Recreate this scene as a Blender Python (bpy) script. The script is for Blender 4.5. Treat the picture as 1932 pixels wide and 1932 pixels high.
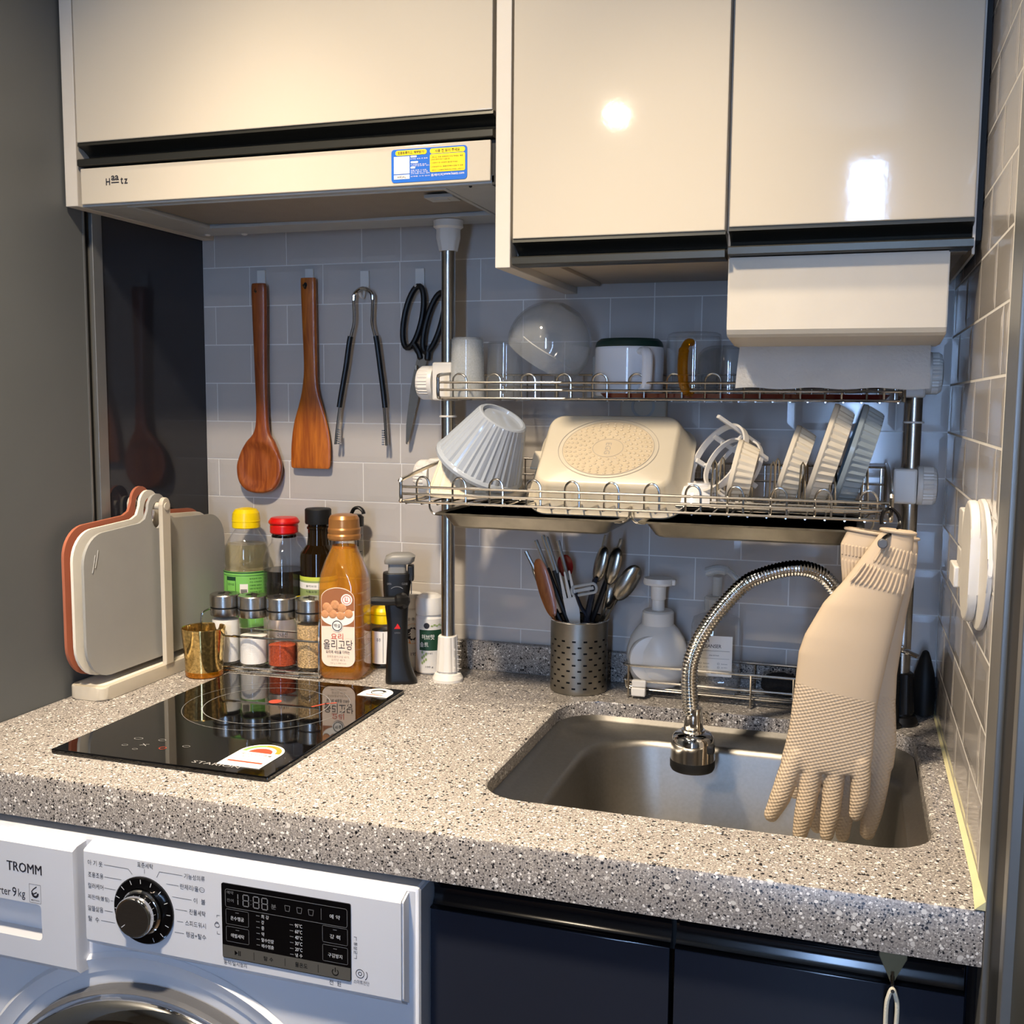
import bpy, bmesh, math, random
from math import sin, cos, pi, radians as R
from mathutils import Vector as V, Matrix as MX
random.seed(7)
sc = bpy.context.scene
COL = sc.collection
for o in list(bpy.data.objects): bpy.data.objects.remove(o)
# All heights below are measured from the worktop surface; LIFT raises the finished scene so the floor lies at z = 0.
LIFT = 0.87
# ------------------------------------------------------------------ camera, world, light, exposure
cd = bpy.data.cameras.new('camera'); cam = bpy.data.objects.new('camera', cd); COL.objects.link(cam)
cd.sensor_width = 36.0; cd.sensor_fit = 'HORIZONTAL'; cd.lens = 37.11; cd.clip_start = 0.02
yaw, pit, rol = 0.3113, -0.1055, 0.0077
fw = V((-sin(yaw)*cos(pit), cos(yaw)*cos(pit), sin(pit))); r0 = V((cos(yaw), sin(yaw), 0)); u0 = r0.cross(fw)
rt = cos(rol)*r0 + sin(rol)*u0; up = -sin(rol)*r0 + cos(rol)*u0
cam.matrix_world = MX(((rt.x, up.x, -fw.x, 1.0064), (rt.y, up.y, -fw.y, -1.494), (rt.z, up.z, -fw.z, 0.4081), (0, 0, 0, 1)))
sc.camera = cam
wd = bpy.data.worlds.new('world'); sc.world = wd; wd.use_nodes = True
wd.node_tree.nodes['Background'].inputs[0].default_value = (0.9, 0.95, 1.0, 1); wd.node_tree.nodes['Background'].inputs[1].default_value = 0.02
sc.view_settings.view_transform = 'Standard'; sc.view_settings.look = 'None'; sc.view_settings.gamma = 1.0
sc.view_settings.use_curve_mapping = False; sc.view_settings.exposure = 0.0
sc.cycles.use_denoising = True
WARM = (1.0, 0.83, 0.62)
def area(name, loc, aim, size, watts, colr, spread=180):
    l = bpy.data.lights.new(name, 'AREA'); l.energy = watts; l.color = colr; l.size = size; l.shape = 'DISK'
    l.spread = R(spread)
    o = bpy.data.objects.new(name, l); COL.objects.link(o); o.location = loc
    o.rotation_euler = (V(aim) - V(loc)).to_track_quat('-Z', 'Y').to_euler(); return o
LAMPS = [(0.42, -1.10, 1.41), (0.86, -0.63, 1.41), (0.17, -2.91, 1.41), (0.30, -0.63, 1.41)]
area('downlight_near', LAMPS[0], (0.46, -0.60, 0), 0.13, 14.0, WARM, 92)
area('downlight_sink', LAMPS[1], (0.86, -0.44, 0), 0.09, 1.5, WARM, 46)
area('added_light_hob', LAMPS[3], (0.30, -0.44, 0), 0.09, 1.5, WARM, 46)  # added lamp: narrow beam brightens the worktop and spares the doors
area('downlight_far', LAMPS[2], (0.50, -2.0, 0), 0.05, 4.6, WARM, 170)
# ------------------------------------------------------------------ materials
def lin(c):
    if isinstance(c, str): c = tuple(int(c[i:i+2], 16)/255 for i in (0, 2, 4))
    return tuple(x/12.92 if x <= 0.04045 else ((x+0.055)/1.055)**2.4 for x in c)
def mat(name, c, rough=0.5, metal=0.0, trans=0.0, ior=1.46, coat=0.0, var=0.04, vs=30.0, bump=0.0, bs=200.0, sss=0.0, emit=0.0, aniso=None, spec=0.5):
    m = bpy.data.materials.new(name); m.use_nodes = True; nt = m.node_tree; b = nt.nodes['Principled BSDF']
    col = lin(c); b.inputs['Roughness'].default_value = rough; b.inputs['Metallic'].default_value = metal
    b.inputs['Transmission Weight'].default_value = trans; b.inputs['IOR'].default_value = ior
    b.inputs['Coat Weight'].default_value = coat; b.inputs['Specular IOR Level'].default_value = spec
    if sss: b.inputs['Subsurface Weight'].default_value = sss; b.inputs['Subsurface Radius'].default_value = (0.01, 0.006, 0.004)
    b.inputs['Base Color'].default_value = (*col, 1)
    tc = nt.nodes.new('ShaderNodeTexCoord')
    if var:
        n = nt.nodes.new('ShaderNodeTexNoise'); n.inputs['Scale'].default_value = vs; n.inputs['Detail'].default_value = 4
        nt.links.new(tc.outputs['Object'], n.inputs['Vector'])
        if aniso:
            mp = nt.nodes.new('ShaderNodeMapping'); mp.inputs['Scale'].default_value = aniso
            nt.links.new(tc.outputs['Object'], mp.inputs['Vector']); nt.links.new(mp.outputs[0], n.inputs['Vector'])
        rp = nt.nodes.new('ShaderNodeValToRGB'); e = rp.color_ramp.elements
        e[0].position = 0.3; e[1].position = 0.7
        e[0].color = (*[x*(1-var) for x in col], 1); e[1].color = (*[min(1, x*(1+var)) for x in col], 1)
        nt.links.new(n.outputs[0], rp.inputs[0]); nt.links.new(rp.outputs[0], b.inputs['Base Color'])
    if bump:
        n2 = nt.nodes.new('ShaderNodeTexNoise'); n2.inputs['Scale'].default_value = bs; n2.inputs['Detail'].default_value = 3
        bp = nt.nodes.new('ShaderNodeBump'); bp.inputs['Strength'].default_value = bump; bp.inputs['Distance'].default_value = 0.002
        nt.links.new(tc.outputs['Object'], n2.inputs['Vector']); nt.links.new(n2.outputs[0], bp.inputs['Height']); nt.links.new(bp.outputs[0], b.inputs['Normal'])
    if emit:
        b.inputs['Emission Color'].default_value = (*col, 1); b.inputs['Emission Strength'].default_value = emit
    return m
def clearmat(name, c, haze=0.1, tint=(1, 1, 1), gloss=0.03):
    """thin clear plastic or glass: mostly see-through, a little milky, with a fresnel gloss"""
    m = bpy.data.materials.new(name); m.use_nodes = True; nt = m.node_tree; nt.nodes.clear(); N = nt.nodes.new; L = nt.links.new
    out = N('ShaderNodeOutputMaterial'); tr = N('ShaderNodeBsdfTransparent'); tr.inputs[0].default_value = (*tint, 1)
    df = N('ShaderNodeBsdfDiffuse'); df.inputs[0].default_value = (*lin(c), 1)
    gl = N('ShaderNodeBsdfGlossy'); gl.inputs['Roughness'].default_value = gloss
    nz = N('ShaderNodeTexNoise'); nz.inputs['Scale'].default_value = 40; mr = N('ShaderNodeMapRange')
    mr.inputs['To Min'].default_value = haze*0.75; mr.inputs['To Max'].default_value = haze*1.25
    lw = N('ShaderNodeLayerWeight'); lw.inputs['Blend'].default_value = 0.5
    pw = N('ShaderNodeMath'); pw.operation = 'POWER'; pw.inputs[1].default_value = 4.0; fr = N('ShaderNodeMath'); fr.operation = 'MULTIPLY_ADD'; fr.inputs[1].default_value = 0.7; fr.inputs[2].default_value = 0.038; L(lw.outputs['Facing'], pw.inputs[0]); L(pw.outputs[0], fr.inputs[0])
    ad = N('ShaderNodeMath'); ad.operation = 'MULTIPLY_ADD'; ad.inputs[1].default_value = 0.14; ad.use_clamp = True
    m1 = N('ShaderNodeMixShader'); m2 = N('ShaderNodeMixShader')
    L(nz.outputs[0], mr.inputs['Value']); L(pw.outputs[0], ad.inputs[0]); L(mr.outputs[0], ad.inputs[2])
    L(ad.outputs[0], m1.inputs[0]); L(tr.outputs[0], m1.inputs[1]); L(df.outputs[0], m1.inputs[2])
    L(fr.outputs[0], m2.inputs[0]); L(m1.outputs[0], m2.inputs[1]); L(gl.outputs[0], m2.inputs[2]); L(m2.outputs[0], out.inputs[0])
    return m
def granite():
    m = bpy.data.materials.new('speckled_stone'); m.use_nodes = True; nt = m.node_tree; b = nt.nodes['Principled BSDF']; N = nt.nodes.new; L = nt.links.new
    tc = N('ShaderNodeTexCoord'); b.inputs['Roughness'].default_value = 0.30
    nz = N('ShaderNodeTexNoise'); nz.inputs['Scale'].default_value = 520; nz.inputs['Detail'].default_value = 3; L(tc.outputs['Object'], nz.inputs['Vector'])
    r0 = N('ShaderNodeValToRGB'); e = r0.color_ramp.elements; e[0].position = 0.33; e[0].color = (*lin('6b6664'), 1); e[1].position = 0.66; e[1].color = (*lin('a8a29b'), 1); L(nz.outputs[0], r0.inputs[0])
    cur = r0.outputs[0]
    def chips(scale, lo, hi, size, colr, cur, ch):
        wv = N('ShaderNodeTexNoise'); wv.inputs['Scale'].default_value = scale*0.9; L(tc.outputs['Object'], wv.inputs['Vector'])
        mx = N('ShaderNodeMix'); mx.data_type = 'VECTOR'; mx.inputs[0].default_value = 0.5/scale*0.8
        L(tc.outputs['Object'], mx.inputs[4]); L(wv.outputs['Color'], mx.inputs[5])
        vo = N('ShaderNodeTexVoronoi'); vo.inputs['Scale'].default_value = scale; L(mx.outputs[1], vo.inputs['Vector'])
        sp = N('ShaderNodeSeparateColor'); L(vo.outputs['Color'], sp.inputs[0])
        a = N('ShaderNodeMath'); a.operation = 'COMPARE'; a.inputs[1].default_value = (lo+hi)/2; a.inputs[2].default_value = (hi-lo)/2; L(sp.outputs[ch], a.inputs[0])
        d = N('ShaderNodeMath'); d.operation = 'LESS_THAN'; L(vo.outputs['Distance'], d.inputs[0])
        rz = N('ShaderNodeMath'); rz.operation = 'MULTIPLY'; rz.inputs[1].default_value = size; L(sp.outputs[(ch+1) % 3], rz.inputs[0]); 
        ra = N('ShaderNodeMath'); ra.operation = 'ADD'; ra.inputs[1].default_value = size*0.45; L(rz.outputs[0], ra.inputs[0]); L(ra.outputs[0], d.inputs[1])
        mu = N('ShaderNodeMath'); mu.operation = 'MULTIPLY'; L(a.outputs[0], mu.inputs[0]); L(d.outputs[0], mu.inputs[1])
        mc = N('ShaderNodeMix'); mc.data_type = 'RGBA'; mc.inputs[7].default_value = (*lin(colr), 1)
        L(mu.outputs[0], mc.inputs[0]); L(cur, mc.inputs[6]); return mc.outputs[2]
    cur = chips(640, 0, 0.22, 0.45, 'd0cbc4', cur, 0)
    cur = chips(560, 0, 0.22, 0.42, '1d1c1e', cur, 1)
    cur = chips(300, 0, 0.13, 0.42, '18171a', cur, 0)
    cur = chips(330, 0, 0.13, 0.42, 'e4e0da', cur, 1)
    cur = chips(170, 0, 0.08, 0.34, 'c9c5bf', cur, 2)
    L(cur, b.inputs['Base Color']); return m
def wood(name, c1, c2, rough=0.38):
    m = bpy.data.materials.new(name); m.use_nodes = True; nt = m.node_tree; b = nt.nodes['Principled BSDF']; N = nt.nodes.new; L = nt.links.new
    tc = N('ShaderNodeTexCoord'); mp = N('ShaderNodeMapping'); mp.inputs['Scale'].default_value = (60, 60, 6); n = N('ShaderNodeTexNoise'); n.inputs['Scale'].default_value = 2.2; n.inputs['Detail'].default_value = 6; n.inputs['Distortion'].default_value = 1.2
    r = N('ShaderNodeValToRGB'); e = r.color_ramp.elements; e[0].position = 0.3; e[0].color = (*lin(c1), 1); e[1].position = 0.72; e[1].color = (*lin(c2), 1)
    L(tc.outputs['Object'], mp.inputs['Vector']); L(mp.outputs[0], n.inputs['Vector']); L(n.outputs[0], r.inputs[0]); L(r.outputs[0], b.inputs['Base Color'])
    b.inputs['Roughness'].default_value = rough; b.inputs['Coat Weight'].default_value = 0.25; return m
def glovemat():
    """latex: smooth above the wrist, fine diamond grip texture below it"""
    m = mat('rubber_beige', 'c0ad95', 0.62, var=0.03, vs=14, spec=0.3); nt = m.node_tree; b = nt.nodes['Principled BSDF']; N = nt.nodes.new; L = nt.links.new
    tc = N('ShaderNodeTexCoord'); sp = N('ShaderNodeSeparateXYZ'); L(tc.outputs['Object'], sp.inputs[0])
    def wave(ax, az):
        a = N('ShaderNodeMath'); a.operation = 'MULTIPLY'; a.inputs[1].default_value = ax; L(sp.outputs['X'], a.inputs[0])
        c = N('ShaderNodeMath'); c.operation = 'MULTIPLY_ADD'; c.inputs[1].default_value = az; L(sp.outputs['Z'], c.inputs[0]); L(a.outputs[0], c.inputs[2])
        s = N('ShaderNodeMath'); s.operation = 'SINE'; L(c.outputs[0], s.inputs[0]); return s.outputs[0]
    mx = N('ShaderNodeMath'); mx.operation = 'MULTIPLY_ADD'; mx.inputs[1].default_value = 1.0; mx.inputs[2].default_value = 0; mx.operation = 'ADD'; L(wave(-560, 1650), mx.inputs[0]); L(wave(1500, 900), mx.inputs[1])
    sl = N('ShaderNodeMath'); sl.operation = 'MULTIPLY_ADD'; sl.inputs[1].default_value = -0.17; L(sp.outputs['X'], sl.inputs[0]); 
    ad = N('ShaderNodeMath'); ad.operation = 'SUBTRACT'; L(sp.outputs['Z'], ad.inputs[0]); sl.inputs[2].default_value = 0.0
    L(sl.outputs[0], ad.inputs[1])
    th = N('ShaderNodeMapRange'); th.inputs['From Min'].default_value = GRIP-0.002; th.inputs['From Max'].default_value = GRIP+0.002; th.inputs['To Min'].default_value = 1; th.inputs['To Max'].default_value = 0
    L(ad.outputs[0], th.inputs['Value'])
    hm = N('ShaderNodeMath'); hm.operation = 'MULTIPLY'; L(mx.outputs[0], hm.inputs[0]); L(th.outputs[0], hm.inputs[1])
    bp = N('ShaderNodeBump'); bp.inputs['Strength'].default_value = 0.32; bp.inputs['Distance'].default_value = 0.0012; L(hm.outputs[0], bp.inputs['Height']); L(bp.outputs[0], b.inputs['Normal']); return m
GRIP = -0.184
M = dict(
 tile=mat('grey_glazed_tile', 'b9b4b0', 0.10, var=0.03, vs=8), grout=mat('pale_grout', 'e2e0dc', 0.7),
 white=mat('white_lacquer', 'c6bdad', 0.05, var=0.01, vs=5, bump=0.010, bs=130), whiteside=mat('white_melamine', 'ccc5ba', 0.45, var=0.015),
 under=mat('beige_board', 'a89e90', 0.6), blackmetal=mat('black_anodised', '4c4c48', 0.36, metal=0.85, var=0.03), dark=mat('dark_gap', '0b0b0c', 0.6),
 steel=mat('brushed_steel', 'b9b6b0', 0.27, metal=1, var=0.06, vs=60, aniso=(1, 1, 18)), sinksteel=mat('sink_steel', '8f8c87', 0.38, metal=1, var=0.05, vs=240),
 chrome=mat('chrome', 'd8d8d8', 0.06, metal=1, var=0.01), wire=mat('steel_wire', 'c4c0ba', 0.2, metal=1, var=0.03),
 mesh=mat('hood_filter_mesh', '9a9184', 0.55, metal=0.5, bump=0.5, bs=900), greyplastic=mat('grey_plastic', 'aeb0af', 0.4), stone=granite(),
 panel=mat('dark_gloss_panel', '2a2c33', 0.07, var=0.03, vs=6), grey=mat('dark_grey_laminate', '5f6263', 0.5, var=0.03, vs=9, bump=0.03, bs=60), strip=mat('aluminium_strip', '8a8b8a', 0.35, metal=0.6),
 glass=mat('black_ceramic_glass', '050506', 0.035, var=0.0, coat=0.3), mark=mat('grey_marking', '8d8d8d', 0.5, var=0.02), redmark=mat('red_marking', 'b04532', 0.5, var=0.02),
 paper=mat('white_paper', 'efece6', 0.8, var=0.02), towel=mat('paper_towel', 'f0eeea', 0.9, var=0.02, bump=0.5, bs=260), ink=mat('dark_ink', '23222c', 0.6, var=0.02), blue=mat('blue_print', '1465c8', 0.45, var=0.02), yellow=mat('yellow_print', 'f3d51c', 0.45, var=0.02),
 red=mat('red_print', 'c8452d', 0.5, var=0.02), green=mat('green_print', '7ec45c', 0.5, var=0.03), dgreen=mat('dark_green_print', '17402a', 0.5, var=0.03), orange=mat('orange_print', 'e58a2c', 0.5, var=0.03), tan=mat('tan_print', '9c6440', 0.5, var=0.06), meat=mat('meatball_print', 'cf9466', 0.5, var=0.12, vs=300), cream=mat('cream_print', 'f2ddcb', 0.5, var=0.02),
 washer=mat('washer_white', 'd2d5dc', 0.32, var=0.01, vs=5), washgrey=mat('washer_trim_grey', '55565a', 0.4), display=mat('black_display', '08080a', 0.12, var=0.02), dispgrey=mat('grey_key_strip', '6a6862', 0.35, metal=0.4), dimprint=mat('dim_print', '6f7073', 0.6, var=0.02), litprint=mat('pale_print', 'c9ccd0', 0.6, var=0.02),
 navy=mat('navy_gloss_door', '242833', 0.16, var=0.03, vs=5), blackgloss=mat('black_gloss_rail', '0e0e11', 0.13), black=mat('black_plastic', '0c0c0d', 0.42), rubber=mat('black_rubber', '0d0d0e', 0.6),
 pw=mat('white_plastic', 'dedad3', 0.35, var=0.02), pw2=mat('ivory_plastic', 'c8bfae', 0.4, var=0.02), terracotta=mat('terracotta_board', 'b0694f', 0.5), bgrey=mat('grey_board', 'a3a29e', 0.48, var=0.02), bwhite=mat('white_board', 'e9e3d6', 0.45),
 woodred=wood('reddish_wood', '743214', 'a85c28'), woodspat=wood('spatula_wood', '863c10', 'c67224'), woodlight=wood('orange_wood', '8a4a22', 'b56d38'),
 creamcer=mat('cream_glaze', 'dfd3bd', 0.14, var=0.02), greycer=mat('grey_blue_glaze', '99a0aa', 0.12, var=0.02), greycer2=mat('slate_glaze', '8d9aa2', 0.14, var=0.03), pan=mat('ivory_coating', 'cbc0aa', 0.3, var=0.02), pandot=mat('ivory_base_relief', 'c9b89b', 0.34, var=0.04),
 whitecer=mat('white_glaze', 'e6e6e8', 0.12, var=0.01), greensil=mat('dark_green_silicone', '14302a', 0.45), redtray=mat('dark_red_lacquer', '5a1c16', 0.25), amber=clearmat('amber_glass', 'b5770c', 0.30, (0.86, 0.56, 0.06)),
 clear=clearmat('clear_plastic', 'cfd6da', 0.05), frosted=clearmat('frosted_plastic', 'd4d8d8', 0.38, gloss=0.12), bowlclear=clearmat('hazy_plastic', 'd8dcdc', 0.13, gloss=0.06), bottle=clearmat('bottle_plastic', 'd0d0c8', 0.015), thick=clearmat('thick_clear_plastic', 'c8ccd0', 0.07),
 vinegar=clearmat('pale_liquid', 'c9bd94', 0.16, (0.93, 0.89, 0.72)), soy=mat('dark_soy', '0a0605', 0.05, var=0.0), olive=mat('dark_bottle_glass', '1c1206', 0.05, var=0.02), oilhi=clearmat('amber_syrup', 'f0a01e', 0.26, (0.99, 0.72, 0.16)),
 ycap=mat('yellow_cap', 'f6d60a', 0.3), rcap=mat('red_cap', 'cf1512', 0.3), bronze=mat('bronze_cap', 'a87440', 0.3, metal=0.4), gold=mat('gold_mercury_glass', 'd6b878', 0.10, metal=0.95, var=0.4, vs=260), 
 salt=mat('white_salt', 'f2f1ee', 0.9, bump=0.3, bs=700), pepper=mat('red_pepper_powder', 'a8421c', 0.9, var=0.3, vs=400, bump=0.5, bs=600), seeds=mat('sesame_seeds', 'c0a274', 0.7, var=0.55, vs=420, bump=0.8, bs=420),
 caulk=mat('yellowed_caulk', 'd9d2a4', 0.6), bulb=mat('lamp_glow', 'fff0d8', 0.5, emit=6.0, var=0.0), sky=mat('window_daylight', 'a8ccff', 0.5, emit=54.0, var=0.0), room=mat('warm_white_wall', 'b4aa9a', 0.8, var=0.02), floor=mat('wood_floor', '5e4b38', 0.45, var=0.1), beigemetal=mat('dull_brass', '8d8468', 0.35, metal=0.7), cord=mat('white_cord', 'dcd6c2', 0.8, bump=0.4, bs=900), frame=mat('dark_door_frame', '26282a', 0.5), leaf=mat('dark_door_leaf', '3d3f3d', 0.5), midgrey=mat('mid_grey_plastic', '7d7c79', 0.4), silver2=mat('tray_steel', 'c4bfb4', 0.38, metal=1, var=0.12, vs=40), sponge=mat('black_scrubber', '141416', 0.9, bump=1.0, bs=500), lcdgreen=mat('olive_print', '93a66a', 0.5, var=0.03), lime=mat('lime_print', 'c9d64a', 0.5, var=0.02), pinkred=mat('red_spoon', '8e1613', 0.2), silver=mat('dish_steel', 'a39f97', 0.24, metal=1, var=0.15, vs=50),
)
M['glove'] = glovemat()
# ------------------------------------------------------------------ geometry helpers (all take world coordinates, z from the worktop)
BASE = {}
def nb(): return bmesh.new()
def box(bm, x0, x1, y0, y1, z0, z1, bev=0, seg=2, T=None):
    vs = [bm.verts.new((x, y, z)) for x in (x0, x1) for y in (y0, y1) for z in (z0, z1)]
    fs = [bm.faces.new([vs[i] for i in f]) for f in ((0, 1, 3, 2), (4, 6, 7, 5), (0, 4, 5, 1), (2, 3, 7, 6), (0, 2, 6, 4), (1, 5, 7, 3))]
    if bev:
        es = list({e for f in fs for e in f.edges})
        r = bmesh.ops.bevel(bm, geom=es, offset=bev, segments=seg, profile=0.5, affect='EDGES')
        vs = list({v for f in r['faces'] for v in f.verts} | {v for v in vs if v.is_valid})
    if T is not None: bmesh.ops.transform(bm, matrix=T, verts=vs)
    return vs
def lathe(bm, prof, n=36, c=(0, 0, 0), T=None, rib=None, sy=1.0):
    rings = []; new = []
    for i, (r, z) in enumerate(prof):
        if r < 1e-6: v = bm.verts.new((0, 0, z)); rings.append([v]); new.append(v); continue
        ring = []
        for k in range(n):
            a = 2*pi*k/n; rr = r*(1+(rib(a, i) if rib else 0)); v = bm.verts.new((rr*cos(a), rr*sin(a)*sy, z)); ring.append(v)
        rings.append(ring); new += ring
    for A, B in zip(rings, rings[1:]):
        if len(A) == 1 and len(B) == 1: continue
        for k in range(n):
            k2 = (k+1) % n
            if len(A) == 1: bm.faces.new((A[0], B[k2], B[k]))
            elif len(B) == 1: bm.faces.new((A[k], A[k2], B[0]))
            else: bm.faces.new((A[k], A[k2], B[k2], B[k]))
    T = MX.Translation(c) @ (T if T is not None else MX())
    bmesh.ops.transform(bm, matrix=T, verts=new); return new
def loft(bm, rings, caps=True, closed=False):
    rs = [[bm.verts.new(p) for p in r] for r in rings]; n = len(rs[0])
    for A, B in zip(rs, rs[1:] + ([rs[0]] if closed else [])):
        for k in range(n): bm.faces.new((A[k], A[(k+1) % n], B[(k+1) % n], B[k]))
    if caps and not closed: bm.faces.new(rs[0][::-1]); bm.faces.new(rs[-1])
    return [v for r in rs for v in r]
def smooth_path(pts, n=6):
    out = []; P = [V(p) for p in pts]; P = [2*P[0]-P[1]] + P + [2*P[-1]-P[-2]]
    for i in range(1, len(P)-2):
        for k in range(n):
            t = k/n; a, b, c, d = P[i-1:i+3]
            out.append(0.5*((2*b)+(c-a)*t+(2*a-5*b+4*c-d)*t*t+(3*b-a-3*c+d)*t**3))
    out.append(P[-2]); return out
def tube(bm, pts, r, n=8, closed=False, flat=None, caps=True):
    P = [V(p) for p in pts]; m = len(P); rad = r if isinstance(r, (list, tuple)) else [r]*m; rings = []; prev = None
    for i, p in enumerate(P):
        if closed: t = (P[(i+1) % m]-P[i-1])
        else: t = P[min(i+1, m-1)]-P[max(i-1, 0)]
        t.normalize()
        if prev is None: s = V((0, 0, 1)) if abs(t.z) < 0.9 else V((1, 0, 0)); a = t.cross(s).normalized()
        else: a = (prev - t*prev.dot(t)).normalized()
        b = t.cross(a); prev = a
        rings.append([p + a*rad[i]*cos(2*pi*k/n) + b*rad[i]*sin(2*pi*k/n)*(flat or 1) for k in range(n)])
    return loft(bm, rings, caps=caps and not closed, closed=closed)
def rrect(w, h, r, n=5, cx=0, cy=0):
    pts = []
    for (sx, sy, a0) in ((1, 1, 0), (-1, 1, pi/2), (-1, -1, pi), (1, -1, 1.5*pi)):
        for k in range(n+1):
            a = a0+pi/2*k/n; pts.append((cx+sx*(w/2-r)+r*cos(a), cy+sy*(h/2-r)+r*sin(a)))
    return pts
def prism(bm, poly, f, lo, hi, bev=0, seg=2):
    """poly in (u,v), f(u,v,w) -> world, thickness from w=lo to w=hi"""
    A = [bm.verts.new(f(u, v, lo)) for u, v in poly]; B = [bm.verts.new(f(u, v, hi)) for u, v in poly]; n = len(poly)
    fs = [bm.faces.new(A[::-1]), bm.faces.new(B)] + [bm.faces.new((A[k], A[(k+1) % n], B[(k+1) % n], B[k])) for k in range(n)]
    if bev:
        bmesh.ops.bevel(bm, geom=list(set(fs[0].edges) | set(fs[1].edges)), offset=bev, segments=seg, profile=0.5, affect='EDGES')
XZ = lambda u, v, w: (u, w, v)
XY = lambda u, v, w: (u, v, w)
YZ = lambda u, v, w: (w, u, v)
def ball(bm, c, r, n=12, s=(1, 1, 1)):
    bmesh.ops.create_uvsphere(bm, u_segments=n, v_segments=max(6, n//2), radius=1, matrix=MX.Translation(c) @ MX.Diagonal((r*s[0], r*s[1], r*s[2], 1)))
def E(name, label, cat, loc, group=None, kind=None):
    o = bpy.data.objects.new(name, None); COL.objects.link(o); o.location = loc; o.empty_display_size = 0.02
    if label: o['label'] = label; o['category'] = cat
    if group: o['group'] = group
    if kind: o['kind'] = kind
    BASE[o] = V(loc); return o
def O(name, bm, m, parent=None, sm=20, label=None, cat=None, group=None, kind=None, loc=None, data=None):
    if data is None:
        bmesh.ops.recalc_face_normals(bm, faces=bm.faces); me = bpy.data.meshes.new(name); bm.to_mesh(me); bm.free()
    else: me = data
    if len(me.materials) == 0: me.materials.append(M[m] if isinstance(m, str) else m)
    o = bpy.data.objects.new(name, me); COL.objects.link(o)
    if parent is not None: base = BASE[parent]
    elif loc is not None: base = V(loc)
    else:
        c = [v.co for v in me.vertices]; base = V(((min(v.x for v in c)+max(v.x for v in c))/2, (min(v.y for v in c)+max(v.y for v in c))/2, min(v.z for v in c)))
    if data is None: me.transform(MX.Translation(-base))
    BASE[o] = base
    if parent is not None: o.parent = parent
    else: o.location = base
    if sm: me.shade_smooth(); me.set_sharp_from_angle(angle=R(sm))
    if label: o['label'] = label
    if cat: o['category'] = cat
    if group: o['group'] = group
    if kind: o['kind'] = kind
    return o
def twin(o, d, parent):
    """a copy of a part (shared mesh), shifted by d, under the same or another thing"""
    c = o.copy(); COL.objects.link(c); c.parent = parent; c.location = o.location + V(d); BASE[c] = BASE[parent]; return c
# lettering: flat glyph meshes laid on a surface by a mapping (u right, v up) -> world
def glyphs(txt, res=2, bold=0):
    cu = bpy.data.curves.new('t', 'FONT'); cu.body = txt; cu.resolution_u = res; cu.size = 1.0
    if bold: cu.offset = 0.004*float(bold)
    ob = bpy.data.objects.new('t', cu); COL.objects.link(ob); dg = bpy.context.evaluated_depsgraph_get()
    me = bpy.data.meshes.new_from_object(ob.evaluated_get(dg)); vs = [(v.co.x, v.co.y) for v in me.vertices]; fs = [tuple(p.vertices) for p in me.polygons]
    bpy.data.objects.remove(ob); bpy.data.curves.remove(cu); bpy.data.meshes.remove(me); return vs, fs
def text(bm, txt, f, cx, cy, w, h=None, bold=False, left=False):
    """fit txt into width w (and height h) centred on (cx, cy), or starting at cx"""
    vs, fs = glyphs(txt, bold=bold)
    if not vs: return
    x0 = min(v[0] for v in vs); x1 = max(v[0] for v in vs); y0 = min(v[1] for v in vs); y1 = max(v[1] for v in vs)
    sx = w/(x1-x0); sy = h/(y1-y0) if h else sx
    ox = cx if left else cx-w/2; oy = cy-(y1-y0)*sy/2
    nv = [bm.verts.new(f(ox+(x-x0)*sx, oy+(y-y0)*sy)) for x, y in vs]
    for q in fs:
        try: bm.faces.new([nv[i] for i in q])
        except ValueError: pass
def patch(bm, poly, f):
    bm.faces.new([bm.verts.new(f(u, v)) for u, v in poly])
def gridpatch(bm, u0, u1, v0, v1, f, nu=10, nv=1):
    g = [[bm.verts.new(f(u0+(u1-u0)*i/nu, v0+(v1-v0)*j/nv)) for j in range(nv+1)] for i in range(nu+1)]
    for i in range(nu):
        for j in range(nv): bm.faces.new((g[i][j], g[i+1][j], g[i+1][j+1], g[i][j+1]))
def line2(bm, pts, w, f):
    for a, b in zip(pts, pts[1:]):
        a = V(a); b = V(b); d = (b-a).normalized(); n = V((-d.y, d.x))*w/2; d = d*w*0.3
        patch(bm, [tuple(a-n-d), tuple(b-n+d), tuple(b+n+d), tuple(a+n-d)], f)
def rect(u0, u1, v0, v1): return [(u0, v0), (u1, v0), (u1, v1), (u0, v1)]
def outline(bm, poly, w, f): line2(bm, list(poly)+[poly[0]], w, f)
def cyl(cx, cy, r, az, z0=0.0):
    """mapping onto an upright cylinder; az = azimuth of u=0, 0 faces -y, positive turns to +x"""
    return lambda u, v: (cx+r*sin(az+u/r), cy-r*cos(az+u/r), z0+v)
def onY(y): return lambda u, v: (u, y, v)
def circ(cx, cy, r, n=24, ry=None): return [(cx+r*cos(2*pi*k/n), cy+(ry or r)*sin(2*pi*k/n)) for k in range(n)]
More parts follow.
